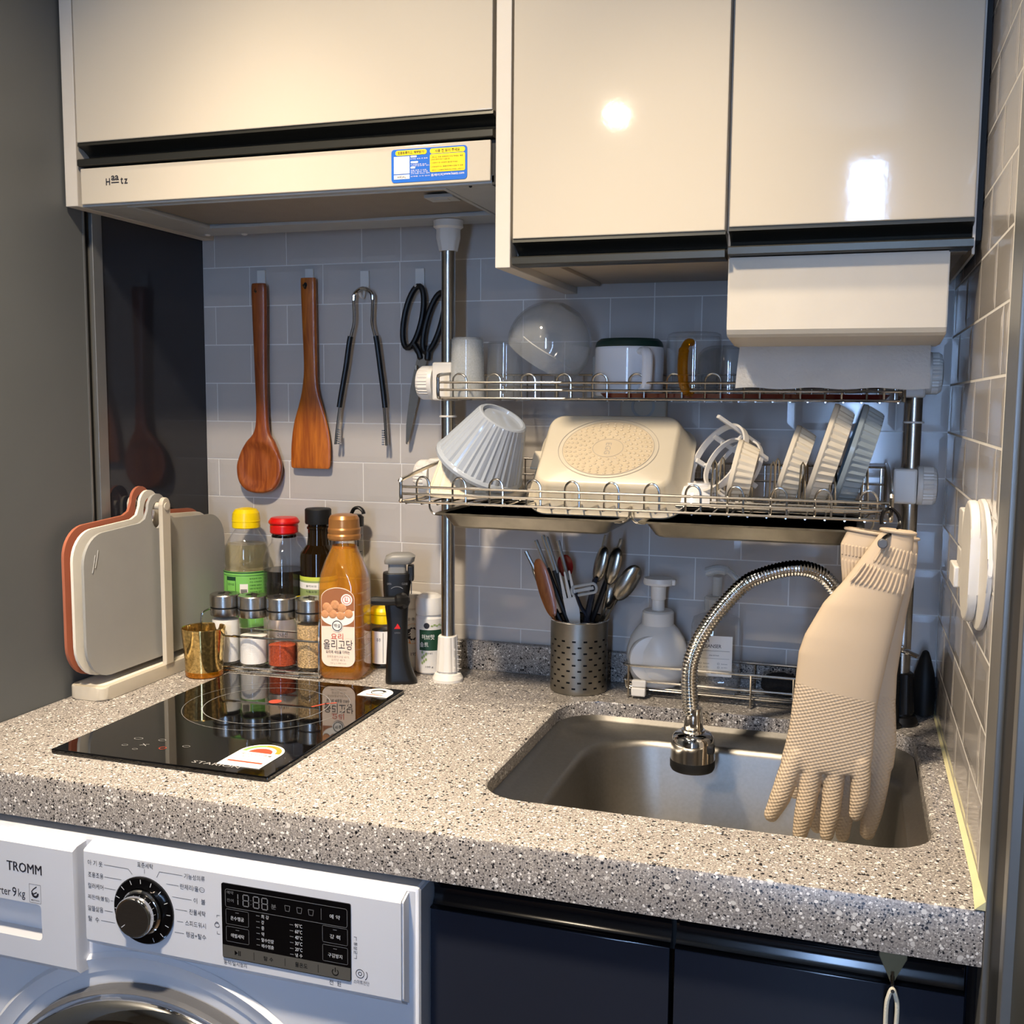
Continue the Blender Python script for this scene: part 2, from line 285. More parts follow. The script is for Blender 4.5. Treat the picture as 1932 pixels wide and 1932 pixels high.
# ------------------------------------------------------------------ the setting
XR = 1.1244; H0 = 0.6151; TH = 0.0611; PITCH = 0.1297
TOPZ = 1.43; FLZ = -0.87
bm = nb(); box(bm, -0.02, XR+0.05, 0.0004, 0.06, FLZ, TOPZ); wall_back = O('wall_back', bm, 'grout', sm=0, kind='structure', loc=(0, 0.0004, FLZ))
bm = nb(); box(bm, XR-0.0001, XR+0.06, -0.545, 0.0004, FLZ, TOPZ); wall_right = O('wall_right', bm, 'grout', sm=0, kind='structure', loc=(XR, -0.54, FLZ))
TILES = {}
def tile(parent, f, u0, u1, v0, v1, key):
    """one glazed tile: flat centre, pillowed border, standing 2 mm proud of the grout"""
    g = 0.0008 if key == 'b' else 0.0013; u0 += g; u1 -= g; v0 += g; v1 -= g
    w, h = u1-u0, v1-v0; k = (key, round(w, 4), round(h, 4))
    if k not in TILES:
        bm = nb(); i = min(0.009, w*0.3)
        o0 = V(f(0, 0, 0)); q = lambda d, z: [bm.verts.new(V(f(u, v, z))-o0) for u, v in rect(d, w-d, d, h-d)]
        a, b, c = q(0, 0.003), q(0, -0.0002), q(i, -0.0007)
        bm.faces.new(c)
        for A, B in ((a, b), (b, c)):
            for j in range(4): bm.faces.new((A[j], A[(j+1) % 4], B[(j+1) % 4], B[j]))
        bmesh.ops.recalc_face_normals(bm, faces=bm.faces); me = bpy.data.meshes.new('tile'); bm.to_mesh(me); bm.free(); me.materials.append(M['tile']); TILES[k] = me
    o = bpy.data.objects.new('tile', TILES[k]); COL.objects.link(o); o.parent = parent; o.location = V(f(u0, v0, 0)) - BASE[parent]; BASE[o] = BASE[parent]
fB = lambda u, v, w: (u, w, v); fR = lambda u, v, w: (XR+w, u, v)
for k in range(-1, 11):
    z1 = H0-(k-1)*TH; z1 = H0-k*TH+TH; z0 = z1-TH
    if k == -1: z1 = 0.70
    z0 = H0-k*TH if k >= 0 else H0+TH; z1 = z0+TH
    A = (k % 2 == 0)
    js = [0.0] + [x for x in [(0.0219 if A else 0.0852)+PITCH*i for i in range(-1, 10)] if 0.006 < x < XR-0.004] + [0.3464, 0.7338, XR]
    js = sorted(js); js = [x for i, x in enumerate(js) if i == 0 or x-js[i-1] > 0.006]
    for a, b in zip(js, js[1:]): tile(wall_back, fB, a, b, z0, z1, 'b')
for k in range(-13, 11):
    z0 = H0-k*TH; z1 = z0+TH; A = (k % 2 == 0)
    js = [-0.535] + sorted(x for x in [-(0.045 if A else 0.11)-PITCH*i for i in range(5)] if x > -0.53) + [0.0]
    for a, b in zip(js, js[1:]): tile(wall_right, fR, a, b, z0, min(z1, TOPZ), 'r')
# left: glossy dark end panel, aluminium strips, then a tall grey cabinet
bm = nb(); box(bm, -0.02, 0.0, -0.243, 0.002, FLZ, TOPZ); O('wall_left', bm, 'panel', sm=0, kind='structure', loc=(-0.01, -0.12, FLZ))
bm = nb(); box(bm, -0.02, 0.0025, -0.263, -0.243, FLZ, TOPZ, 0.001); O('trim_1', bm, 'strip', kind='structure')
bm = nb(); box(bm, -0.02, -0.006, -0.272, -0.263, FLZ, TOPZ); O('trim_2', bm, 'dark', kind='structure')
tc_ = E('tall_cabinet', 'tall dark grey cabinet side standing left of the worktop', 'cabinet', (-0.3, -0.6, FLZ))
bm = nb(); box(bm, -0.018, 0.0, -0.95, -0.2775, FLZ, TOPZ-0.002, 0.0015); O('side_panel', bm, 'grey', tc_)
bm = nb(); box(bm, -0.016, 0.0012, -0.2795, -0.2765, FLZ, TOPZ-0.002); O('edge_strip', bm, 'strip', tc_)
bm = nb(); box(bm, -0.62, -0.018, -0.97, -0.262, FLZ, TOPZ-0.002); O('body', bm, 'grey', tc_)
# right: wall end trim and dark door frame
bm = nb(); box(bm, XR-0.001, XR+0.05, -0.603, -0.545, FLZ, TOPZ, 0.001); O('trim_3', bm, 'strip', kind='structure')
d1 = E('door_1', None, None, (XR+0.02, -0.66, FLZ), kind='structure')
bm = nb(); box(bm, XR+0.004, XR+0.06, -0.686, -0.603, FLZ, TOPZ); O('door_frame', bm, 'frame', d1)
bm = nb(); box(bm, XR-0.001, XR+0.06, -0.702, -0.686, FLZ, TOPZ, 0.001); O('door_stop', bm, 'strip', d1)
bm = nb(); box(bm, XR+0.006, XR+0.05, -1.6, -0.702, FLZ, TOPZ); O('door_leaf', bm, 'leaf', d1)
# the rest of the room (seen only in reflections)
bm = nb(); box(bm, -1.6, XR+0.1, -3.6, 0.06, FLZ-0.05, FLZ); O('floor', bm, 'floor', sm=0, kind='structure')
bm = nb(); box(bm, -1.6, XR+0.1, -3.6, 0.06, TOPZ, TOPZ+0.05); O('ceiling', bm, 'room', sm=0, kind='structure')
bm = nb(); box(bm, XR+0.008, XR+0.1, -3.6, -1.6, FLZ, TOPZ); O('wall_side', bm, 'room', sm=0, kind='structure')
bm = nb(); box(bm, -1.65, -1.6, -3.6, 0.06, FLZ, TOPZ); O('wall_far_left', bm, 'room', sm=0, kind='structure')
wf = E('wall_front', None, None, (0, -3.55, FLZ), kind='structure')
for (a, b, c, d) in ((-1.6, 0.92, FLZ, TOPZ), (1.11, XR+0.01, FLZ, TOPZ), (0.92, 1.11, 1.33, TOPZ), (0.92, 1.11, FLZ, -0.3), (0.92, 0.955, -0.3, 1.33), (1.09, 1.11, -0.3, 1.33)):
    bm = nb(); box(bm, a, b, -3.55, -3.45, c, d); O('wall_section', bm, 'room', wf, sm=0)
w1 = E('window_1', None, None, (1.015, -3.5, -0.3), kind='structure')
bm = nb(); box(bm, 0.95, 1.095, -3.52, -3.51, -0.3, 1.33); O('pane', bm, 'sky', w1, sm=0)
for a, b, c, d in ((0.955, 0.961, -0.3, 1.33), (1.084, 1.09, -0.3, 1.33), (0.961, 1.084, 1.324, 1.33), (0.961, 1.084, -0.3, -0.294)):
    bm = nb(); box(bm, a, b, -3.51, -3.46, c, d); O('window_frame', bm, 'white', w1, sm=0)
for i, (x, y, z) in enumerate(LAMPS):
    e = E('ceiling_light', ['round recessed ceiling light in the middle before the unit', 'round recessed ceiling light above the sink', 'round recessed ceiling light furthest back in the room', 'round ceiling light added above the hob to light the worktop'][i], 'light', (x, y, TOPZ), 'recessed ceiling lights')
    bm = nb(); q = 0.45 if i == 2 else 1; lathe(bm, [(0.066*q, 0), (0.066*q, -0.006), (0.055*q, -0.012), (0.052*q, -0.002)], 32, (x, y, TOPZ)); O('rim', bm, 'white', e)
    bm = nb(); lathe(bm, [(0, -0.004), (0.052*q, -0.004), (0.052*q, -0.002), (0, -0.002)], 32, (x, y, TOPZ)); O('diffuser', bm, 'bulb', e)
# ------------------------------------------------------------------ worktop, sink, hob
wt = E('worktop', 'speckled grey stone kitchen worktop with thick front edge and low back upstand', 'worktop', (0.56, -0.3, -0.048))
SX0, SX1, SY0, SY1, SRD = 0.645, 1.093, -0.497, -0.118, 0.055
hole = rrect(SX1-SX0, SY1-SY0, SRD, 8, (SX0+SX1)/2, (SY0+SY1)/2)
bm = nb(); n = len(hole)
def outer(z, e):
    out = []
    for (x, y) in hole:
        cx, cy = (SX0+SX1)/2, (SY0+SY1)/2; dx, dy = x-cx, y-cy
        ts = [((0.001 if dx < 0 else XR-0.0015)-cx)/dx if abs(dx) > 1e-9 else 9e9, ((-0.6+e if dy < 0 else -0.001)-cy)/dy if abs(dy) > 1e-9 else 9e9]
        t = min(ts); out.append((cx+dx*t, cy+dy*t, z))
    # snap nearest to corners
    for q in ((0.001, -0.6+e), (XR-0.0015, -0.6+e), (0.001, -0.001), (XR-0.0015, -0.001)):
        i = min(range(n), key=lambda i: (out[i][0]-q[0])**2+(out[i][1]-q[1])**2); out[i] = (q[0], q[1], z)
    return out
rings = [[(x, y, -0.048) for x, y in hole], [(x, y, -0.003) for x, y in hole], [(x+(0.0015 if x > 0.87 else -0.0015), y, -0.0008) for x, y in hole], [(x+(0.003 if x > 0.87 else -0.003), y, 0) for x, y in hole], outer(0, 0.004), outer(-0.0012, 0.0012), outer(-0.004, 0), outer(-0.048, 0)]
loft(bm, rings, caps=False, closed=True); O('slab', bm, 'stone', wt, sm=30)
bm = nb(); box(bm, 0.001, XR-0.0015, -0.014, -0.0012, 0, 0.044, 0.0015); O('upstand', bm, 'stone', wt)
bm = nb(); loft(bm, [[(XR-0.0005, y, 0.0002), (XR-w, y, 0.0004), (XR-0.0008, y, w*0.9)] for y, w in ((-0.02, 0.003), (-0.2, 0.004), (-0.42, 0.005), (-0.55, 0.006), (-0.6, 0.009))]); O('sealant_bead', bm, 'caulk', wt)
sk = E('kitchen_sink', 'square stainless steel undermount sink set in the worktop', 'sink', (0.87, -0.3, -0.22))
bm = nb()
def ring(x0, x1, y0, y1, r, z): return [(x, y, z) for x, y in rrect(x1-x0, y1-y0, r, 8, (x0+x1)/2, (y0+y1)/2)]
loft(bm, [ring(SX0-0.014, SX1+0.014, SY0-0.014, SY1+0.014, 0.065, -0.0485), ring(SX0-0.003, SX1+0.003, SY0-0.003, SY1+0.003, 0.058, -0.0488), ring(SX0-0.001, SX1+0.001, SY0-0.001, SY1+0.001, 0.056, -0.020),
          ring(SX0+0.001, SX1-0.001, SY0+0.001, SY1-0.001, 0.055, -0.0185), ring(SX0+0.009, SX1-0.006, SY0+0.004, SY1-0.006, 0.05, -0.0235), ring(SX0+0.012, SX1-0.008, SY0+0.006, SY1-0.009, 0.05, -0.0265), ring(SX0+0.046, SX1-0.014, SY0+0.016, SY1-0.036, 0.08, -0.033),
          ring(SX0+0.050, SX1-0.018, SY0+0.019, SY1-0.040, 0.082, -0.0345), ring(SX0+0.054, SX1-0.020, SY0+0.021, SY1-0.044, 0.084, -0.042), ring(SX0+0.062, SX1-0.03, SY0+0.03, SY1-0.056, 0.09, -0.18), ring(SX0+0.08, SX1-0.05, SY0+0.05, SY1-0.075, 0.075, -0.2), ring(0.82, 0.92, -0.35, -0.25, 0.049, -0.206)], caps=False)
O('basin', bm, 'sinksteel', sk, sm=50)
bm = nb(); lathe(bm, [(0, -0.212), (0.045, -0.212), (0.05, -0.206), (0.05, -0.204), (0.03, -0.207), (0, -0.207)], 32, (0.87, -0.3, 0)); O('drain', bm, 'chrome', sk)
bm = nb()
for i in range(4): box(bm, 0.7035, 0.7045, -0.42+i*0.007, -0.418+i*0.007, -0.088-0.012*(i % 2), -0.055-0.01*(i % 2))
O('overflow_slots', bm, 'dark', sk)
hob = E('induction_hob', 'black glass built-in hob with stickers on the left of the worktop', 'hob', (0.285, -0.354, 0))
HX0, HX1, HY0, HY1, HZ = 0.1437, 0.4261, -0.5354, -0.1728, 0.006
bm = nb(); box(bm, HX0, HX1, HY0, HY1, 0.0004, HZ, 0.0015); O('glass_plate', bm, 'glass', hob)
fH = lambda u, v: (u, v, HZ+0.0002); fH2 = lambda u, v: (u, v, HZ+0.0004); fH3 = lambda u, v: (u, v, HZ+0.0006)
bm = nb(); c = circ(0.285, -0.30, 0.082, 64); outline(bm, c, 0.0009, fH); outline(bm, circ(0.285, -0.30, 0.108, 64), 0.0005, fH); O('cooking_zone_ring', bm, 'mark', hob, sm=0)
bm = nb()
for x, y, w in ((0.215, -0.472, 0.012), (0.245, -0.468, 0.01), (0.215, -0.497, 0.008), (0.285, -0.478, 0.01), (0.235, -0.505, 0.007)): outline(bm, circ(x, y, w*0.45, 14, w*0.3), 0.0008, fH)
line2(bm, [(0.232, -0.492), (0.240, -0.486)], 0.001, fH); line2(bm, [(0.232, -0.486), (0.240, -0.492)], 0.001, fH)
text(bm, 'STARION', fH, 0.352, -0.519, 0.06, 0.007)
O('control_markings', bm, 'mark', hob, sm=0)
bm = nb(); patch(bm, circ(0.287, -0.283, 0.0085, 20, 0.009), fH); outline(bm, circ(0.263, -0.492, 0.004, 12), 0.001, fH); line2(bm, [(0.345, -0.288), (0.355, -0.27), (0.366, -0.262)], 0.0035, fH); O('red_markings', bm, 'redmark', hob, sm=0)
# energy label: straight edge towards the front, arch towards the back
def archpoly(cx, w, y0, y1): return [(cx-w/2, y0), (cx+w/2, y0)] + [(cx+w/2*cos(pi*k/16), y1-w/2+w/2*sin(pi*k/16)) for k in range(17)]
st = E('energy_label', 'white arched energy rating sticker at the front corner of the hob', 'sticker', (0.385, -0.48, HZ+0.0002))
bm = nb(); prism(bm, archpoly(0.378, 0.054, -0.517, -0.443), XY, HZ+0.0002, HZ+0.0007); O('label_paper', bm, 'paper', st, sm=0)
fS = lambda u, v: (u, v, HZ+0.0009)
def arc(bm, cx, cy, r0, r1, a0, a1, f, n=14):
    for k in range(n):
        p, q = a0+(a1-a0)*k/n, a0+(a1-a0)*(k+1)/n
        patch(bm, [(cx+r0*cos(p), cy+r0*sin(p)), (cx+r1*cos(p), cy+r1*sin(p)), (cx+r1*cos(q), cy+r1*sin(q)), (cx+r0*cos(q), cy+r0*sin(q))], f)
bm = nb(); arc(bm, 0.378, -0.470, 0.018, 0.024, pi*0.55, pi, fS); O('green_arc', bm, 'green', st, sm=0)
bm = nb(); arc(bm, 0.378, -0.470, 0.018, 0.024, 0, pi*0.55, fS); O('orange_arc', bm, 'orange', st, sm=0)
bm = nb(); arc(bm, 0.378, -0.472, 0, 0.0145, 0, pi, fS); patch(bm, rect(0.356, 0.400, -0.505, -0.501), fS); O('red_print', bm, 'red', st, sm=0)
bm = nb(); text(bm, '에너지소비효율', fS, 0.378, -0.479, 0.040, 0.005); text(bm, '전기레인지', fS, 0.366, -0.4875, 0.018, 0.003); text(bm, '소비효율', fS, 0.391, -0.4875, 0.015, 0.003); O('lettering', bm, 'ink', st, sm=0)
st = E('maker_sticker', 'white arched sticker with a face emblem at the back corner of the hob', 'sticker', (0.40, -0.187, HZ+0.0002))
bm = nb(); prism(bm, archpoly(0.398, 0.044, -0.219, -0.180), XY, HZ+0.0002, HZ+0.0006); O('label_paper', bm, 'paper', st, sm=0)
bm = nb(); arc(bm, 0.398, -0.199, 0.007, 0.0115, 0.1*pi, 0.95*pi, fS); arc(bm, 0.398, -0.199, 0.0085, 0.0098, pi, 2*pi, fS); O('emblem', bm, 'ink', st, sm=0)
bm = nb(); patch(bm, rect(0.386, 0.411, -0.2135, -0.2115), fS); O('red_print', bm, 'red', st, sm=0)
# ------------------------------------------------------------------ upper cabinets and hood
CY = -0.3136
def jhandle(bm, x0, x1, zt, zb, y):
    """recessed grip rail: cove running up behind the door edge, flat lip in front"""
    prof = [(y+0.001, zt), (y+0.0005, zt-0.004), (y+0.012, zt-0.007), (y+0.022, zt-0.013), (y+0.024, zb+0.014), (y+0.018, zb+0.0105), (y+0.001, zb+0.0095), (y-0.001, zb+0.008), (y-0.001, zb+0.001), (y+0.002, zb), (y+0.03, zb), (y+0.03, zt)]
    loft(bm, [[(x, a, b) for a, b in prof] for x in (x0, x1)])
uc = E('upper_cabinet', 'cream lift-up wall cabinet above the range hood', 'cabinet', (0.3, -0.15, 0.72))
bm = nb(); box(bm, 0.003, 0.0225, CY, -0.002, 0.658, TOPZ-0.03, 0.001); O('side_panel', bm, 'whiteside', uc)
bm = nb(); box(bm, 0.0225, 0.602, -0.285, -0.002, 0.722, TOPZ-0.03); O('carcass', bm, 'whiteside', uc, sm=0)
dr = O('door', (lambda b: (box(b, 0.0249, 0.5995, CY-0.001, CY+0.017, 0.7384, TOPZ-0.04, 0.0012), b)[1])(nb()), 'white', uc)
bm = nb(); jhandle(bm, 0.0245, 0.600, 0.7384, 0.7085, CY); O('grip_rail', bm, 'blackmetal', dr)
wc = E('wall_cabinet', 'cream two-door wall cabinet above the dish rack', 'cabinet', (0.86, -0.15, 0.57))
bm = nb(); box(bm, 0.6035, 0.622, CY, -0.002, 0.5603, TOPZ-0.03, 0.001); O('side_panel', bm, 'whiteside', wc)
bm = nb(); box(bm, 1.1145, 1.1172, CY+0.012, -0.002, 0.5603, TOPZ-0.03); O('side_panel', bm, 'whiteside', wc)
bm = nb(); box(bm, 1.1174, XR-0.001, CY+0.02, -0.002, 0.575, TOPZ-0.03); O('filler', bm, 'dark', wc, sm=0)
bm = nb(); box(bm, 0.622, 1.1145, -0.285, -0.002, 0.5735, TOPZ-0.03); O('carcass', bm, 'under', wc, sm=0)
bm = nb(); box(bm, 0.622, 1.1145, -0.262, -0.24, 0.568, 0.5735, 0.0005); O('bottom_batten', bm, 'under', wc, sm=0)
bm = nb(); box(bm, 0.622, 0.66, -0.24, -0.02, 0.5685, 0.5735, 0.0005); O('bottom_batten', bm, 'under', wc, sm=0)
for x0, x1, zb in ((0.6248, 0.866, 0.5924), (0.8702, 1.1144, 0.5955)):
    bm = nb(); box(bm, x0, x1, CY-0.001, CY+0.017, zb, TOPZ-0.04, 0.0012); dr = O('door', bm, 'white', wc)
    bm = nb(); jhandle(bm, x0-0.0005, x1+0.0005, zb, 0.5632 if x0 < 0.7 else 0.566, CY); O('grip_rail', bm, 'blackmetal', dr)
hd = E('range_hood', 'white slim range hood with a sticker under the left cabinet', 'range hood', (0.3, -0.15, 0.66))
HFY = -0.311
bm = nb(); box(bm, 0.0262, 0.5965, HFY, HFY+0.018, 0.6600, 0.7062, 0.0012); fp = O('front_panel', bm, 'white', hd)
bm = nb(); box(bm, 0.5968, 0.6015, HFY+0.004, HFY+0.02, 0.656, 0.7065); O('end_cap', bm, 'dark', hd, sm=0)
bm = nb(); box(bm, 0.0235, 0.6015, HFY+0.019, -0.045, 0.668, 0.7066); O('body', bm, 'whiteside', hd, sm=0)
bm = nb()
for a, b, c, d in ((0.0240, 0.6010, HFY+0.004, -0.292), (0.0240, 0.6010, -0.113, -0.046), (0.0240, 0.090, -0.292, -0.113), (0.532, 0.6010, -0.292, -0.113)): box(bm, a, b, c, d, 0.6575, 0.668, 0.0015)
O('under_frame', bm, 'greyplastic', hd)
bm = nb(); loft(bm, [[(x, y, 0.659+0.004*(abs(x-0.31)/0.23)) for x in (0.088, 0.31, 0.534)] + [(x, y, 0.6675) for x in (0.534, 0.088)] for y in (-0.294, -0.111)]); O('filter', bm, 'mesh', hd, sm=0)
bm = nb()
for a, b, c, d in ((0.086, 0.536, -0.2965, -0.291), (0.086, 0.536, -0.116, -0.110), (0.086, 0.092, -0.291, -0.116), (0.530, 0.536, -0.291, -0.116)): box(bm, a, b, c, d, 0.6562, 0.661, 0.001)
O('filter_frame', bm, 'greyplastic', hd)
bm = nb(); box(bm, 0.490, 0.528, -0.255, -0.225, 0.6555, 0.660, 0.001); box(bm, 0.500, 0.518, -0.246, -0.236, 0.6548, 0.6556); O('latch', bm, 'greyplastic', hd)
bm = nb()
for x, y in ((0.05, -0.06), (0.11, -0.052)): ball(bm, (x, y, 0.6575), 0.005, 10, (1, 1, 0.5))
O('screw_caps', bm, 'pw', hd)
bm = nb(); ball(bm, (0.568, -0.300, 0.6575), 0.0022, 8); O('screw', bm, 'dark', hd)
f = onY(HFY-0.0003)
bm = nb(); text(bm, 'H', f, 0.0692, 0.6872, 0.0064, 0.0088, 5); text(bm, 'aa', f, 0.0803, 0.6915, 0.0118, 0.0064, 5); text(bm, 't', f, 0.0907, 0.6876, 0.0042, 0.0086, 5); text(bm, 'z', f, 0.0970, 0.6866, 0.0054, 0.0064, 5); line2(bm, [(0.0748, 0.6857), (0.0858, 0.6857)], 0.0014, f)
O('lettering', bm, 'ink', fp, sm=0)
SC = ((0.4722+0.568)/2, (0.6636+0.7018)/2)
bm = nb(); prism(bm, rrect(0.0958, 0.0382, 0.004, 5, *SC), XZ, HFY-0.0006, HFY-0.0001); sk_ = O('sticker', bm, 'blue', fp, sm=0, label='blue and yellow notice sticker')
f = onY(HFY-0.0009); f2 = onY(HFY-0.0012)
S = lambda u, v: (0.4722+u*0.0958, 0.7018-v*0.0382)
bm = nb()
patch(bm, rrect(0.040, 0.0058, 0.0028, 4, *S(0.265, 0.115)), f); patch(bm, rrect(0.044, 0.0058, 0.0028, 4, *S(0.745, 0.115)), f); patch(bm, rrect(0.044, 0.0205, 0.002, 4, *S(0.745, 0.475)), f); me1 = bm
O('yellow_panels', bm, 'yellow', fp, sm=0)
bm = nb(); patch(bm, rect(*sorted((S(0.035, 0)[0], S(0.245, 0)[0])), S(0, 0.74)[1], S(0, 0.22)[1]), f); patch(bm, rect(S(0.035, 0)[0], S(0.245, 0)[0], S(0, 0.90)[1], S(0, 0.77)[1]), f)
for u, v, w in ((0.30, 0.24, 0.008), (0.31, 0.41, 0.0095), (0.29, 0.57, 0.006)): patch(bm, rrect(w, 0.0022, 0.001, 3, *S(u, v)), f)
text(bm, '홈페이지.', f, *S(0.615, 0.83), 0.0165, 0.003); text(bm, 'www.haatz.com', f, *S(0.83, 0.81), 0.0255, 0.003)
for u, v, w, s in ((0.37, 0.31, 0.022, '모바일 접속 후 등록'), (0.365, 0.48, 0.020, '①정품등록 완료'), (0.40, 0.525, 0.024, '②무상보증 안내'), (0.365, 0.655, 0.02, '제품 등록 시 보증'), (0.375, 0.705, 0.022, '필터 할인 쿠폰'), (0.385, 0.755, 0.024, '고객 전용 서비스 혜택'), (0.385, 0.835, 0.024, '신제품 소식 안내')): text(bm, s, f, *S(u, v), w, 0.0014)
O('white_print', bm, 'paper', fp, sm=0)
bm = nb(); text(bm, '정품등록하고, 혜택받기!', f2, *S(0.265, 0.115), 0.034, 0.0036, True); text(bm, '사용 전 읽어 주세요', f2, *S(0.745, 0.115), 0.031, 0.0036, True); text(bm, 'A80AL', f2, *S(0.14, 0.835), 0.0115, 0.0026)
for v, s, w in ((0.30, '• 후드는 전용 세제로만 닦아 주세요. 제품', 0.040), (0.37, '손상의 원인이 될 수 있습니다.', 0.024), (0.47, '• 사용하기 전 사용설명서를 참고하세요.', 0.034), (0.585, '• 사용설명서는 홈페이지에서 받을 수 있음', 0.040), (0.69, '• 필터는 1~2개월에 한번씩 청소하세요, 교체 시기', 0.041)): text(bm, s, f2, S(0.745, 0)[0]-0.0205, S(0, v)[1], w, 0.0018, left=True)
O('dark_print', bm, 'ink', fp, sm=0)
# ------------------------------------------------------------------ paper towel box under the wall cabinet
td = E('towel_dispenser', 'cream box paper towel dispenser fixed under the wall cabinet', 'dispenser', (0.98, -0.24, 0.477))
bm = nb(); X0, X1 = 0.869, 1.0945
sec = [(-0.300, 0.5655), (-0.3005, 0.486), (-0.299, 0.4815), (-0.295, 0.4785), (-0.283, 0.474), (-0.19, 0.474), (-0.19, 0.5655)]
sec = [(-0.300, 0.565), (-0.3005, 0.487), (-0.298, 0.482), (-0.293, 0.479), (-0.215, 0.4735), (-0.172, 0.4735), (-0.17, 0.48), (-0.17, 0.565)]
loft(bm, [[(x, y, z) for y, z in sec] for x in (X0, X1)]); bmesh.ops.bevel(bm, geom=[e for e in bm.edges if e.verts[0].co.x == e.verts[1].co.x], offset=0.0012, segments=2, affect='EDGES')
O('housing', bm, 'pw2', td)
pt_ = E('paper_towel', 'sheet of white embossed paper towel hanging out of the dispenser', 'paper towel', (0.98, -0.2, 0.424))
bm = nb(); rows = []
for z, y in ((0.4765, -0.200), (0.470, -0.2015), (0.458, -0.2035), (0.445, -0.2045), (0.434, -0.204), (0.4245, -0.2025)):
    t = (0.4765-z)/0.052
    rows.append([(0.874 - 0.004*t + (1.086+0.001*t-0.874+0.004*t)*i/24, y-0.0008*sin(i*0.9+z*200)*t, z+0.0012*sin(i*0.8)*max(0, t-0.85)*6) for i in range(25)])
ff = [[V(p) for p in r] for r in rows]; vv = [[bm.verts.new(p) for p in r] for r in ff]
for A, B in zip(vv, vv[1:]):
    for k in range(24): bm.faces.new((A[k], A[k+1], B[k+1], B[k]))
bmesh.ops.solidify(bm, geom=bm.faces[:], thickness=0.0006)
O('sheet', bm, 'towel', pt_)
# ------------------------------------------------------------------ two-tier dish rack on two steel poles
rk = E('dish_rack', 'two-tier stainless wire dish rack on two steel tension poles over the sink', 'dish rack', (0.76, -0.084, 0))
PL, PR, PY = 0.456, 1.0775, -0.084
for px in (PL, PR):
    top = 0.627 if px == PL else 0.545
    bm = nb(); lathe(bm, [(0, 0.05), (0.0098, 0.05), (0.0098, top), (0, top)], 28, (px, PY, 0)); O('pole', bm, 'steel', rk)
    bm = nb(); lathe(bm, [(0.0098, 0.383), (0.0125, 0.3835), (0.0125, 0.3855), (0.0098, 0.386)], 24, (px, PY, 0)); O('stop_ring', bm, 'pw', rk)
    bm = nb(); lathe(bm, [(0, 0.0), (0.0225, 0.0), (0.0225, 0.004), (0.019, 0.011), (0.0155, 0.0125), (0.0155, 0.015), (0.0165, 0.0155), (0.0135, 0.066), (0.0128, 0.067), (0, 0.067)], 40, (px, PY, 0), rib=lambda a, i: 0.05*(cos(a*12) > 0.2) if i in (6, 7) else 0); O('foot', bm, 'pw' if px == PL else 'black', rk)
bm = nb(); lathe(bm, [(0, 0.615), (0.0125, 0.615), (0.0165, 0.633), (0.017, 0.645), (0.021, 0.648), (0.0205, 0.6525), (0.021, 0.6568), (0.0, 0.6573)], 36, (PL, PY, 0), rib=lambda a, i: 0.05*(cos(a*10) > 0.2) if i in (1, 2) else 0); O('top_cap', bm, 'pw', rk)
def knob(cx, cz, w, r, s):
    k = E('clamp', None, None, (cx, PY, cz)); k.parent = rk; k.location = V((cx, PY, cz))-BASE[rk]
    bm = nb(); T = MX.Rotation(s*pi/2, 4, 'Y')
    lathe(bm, [(0, 0), (r*0.96, 0), (r, 0.003), (r, 0.006), (r*0.96, 0.0065), (r*0.95, w-0.004), (r*0.87, w), (r*0.6, w+0.0015), (0, w+0.001)], 72, (cx, PY, cz), T=T, rib=lambda a, i: 0.028*(1 if cos(a*30) > 0 else -1) if i in (4, 5) else 0)
    O('knob', bm, 'pw', k)
    return k
def bracket(k, x0, x1, z0, z1):
    bm = nb(); box(bm, x0, x1, PY-0.019, PY+0.014, z0, z1, 0.003); O('bracket', bm, 'pw', k)
bracket(knob(0.438, 0.432, 0.024, 0.0245, -1), 0.4385, 0.4755, 0.407, 0.4605)
bracket(knob(0.432, 0.298, 0.022, 0.0245, -1), 0.4325, 0.4755, 0.275, 0.325)
bracket(knob(1.089, 0.445, 0.018, 0.026, 1), 1.060, 1.089, 0.415, 0.468)
bracket(knob(1.085, 0.306, 0.022, 0.0245, 1), 1.056, 1.0845, 0.2835, 0.3275)
WR = 0.00165
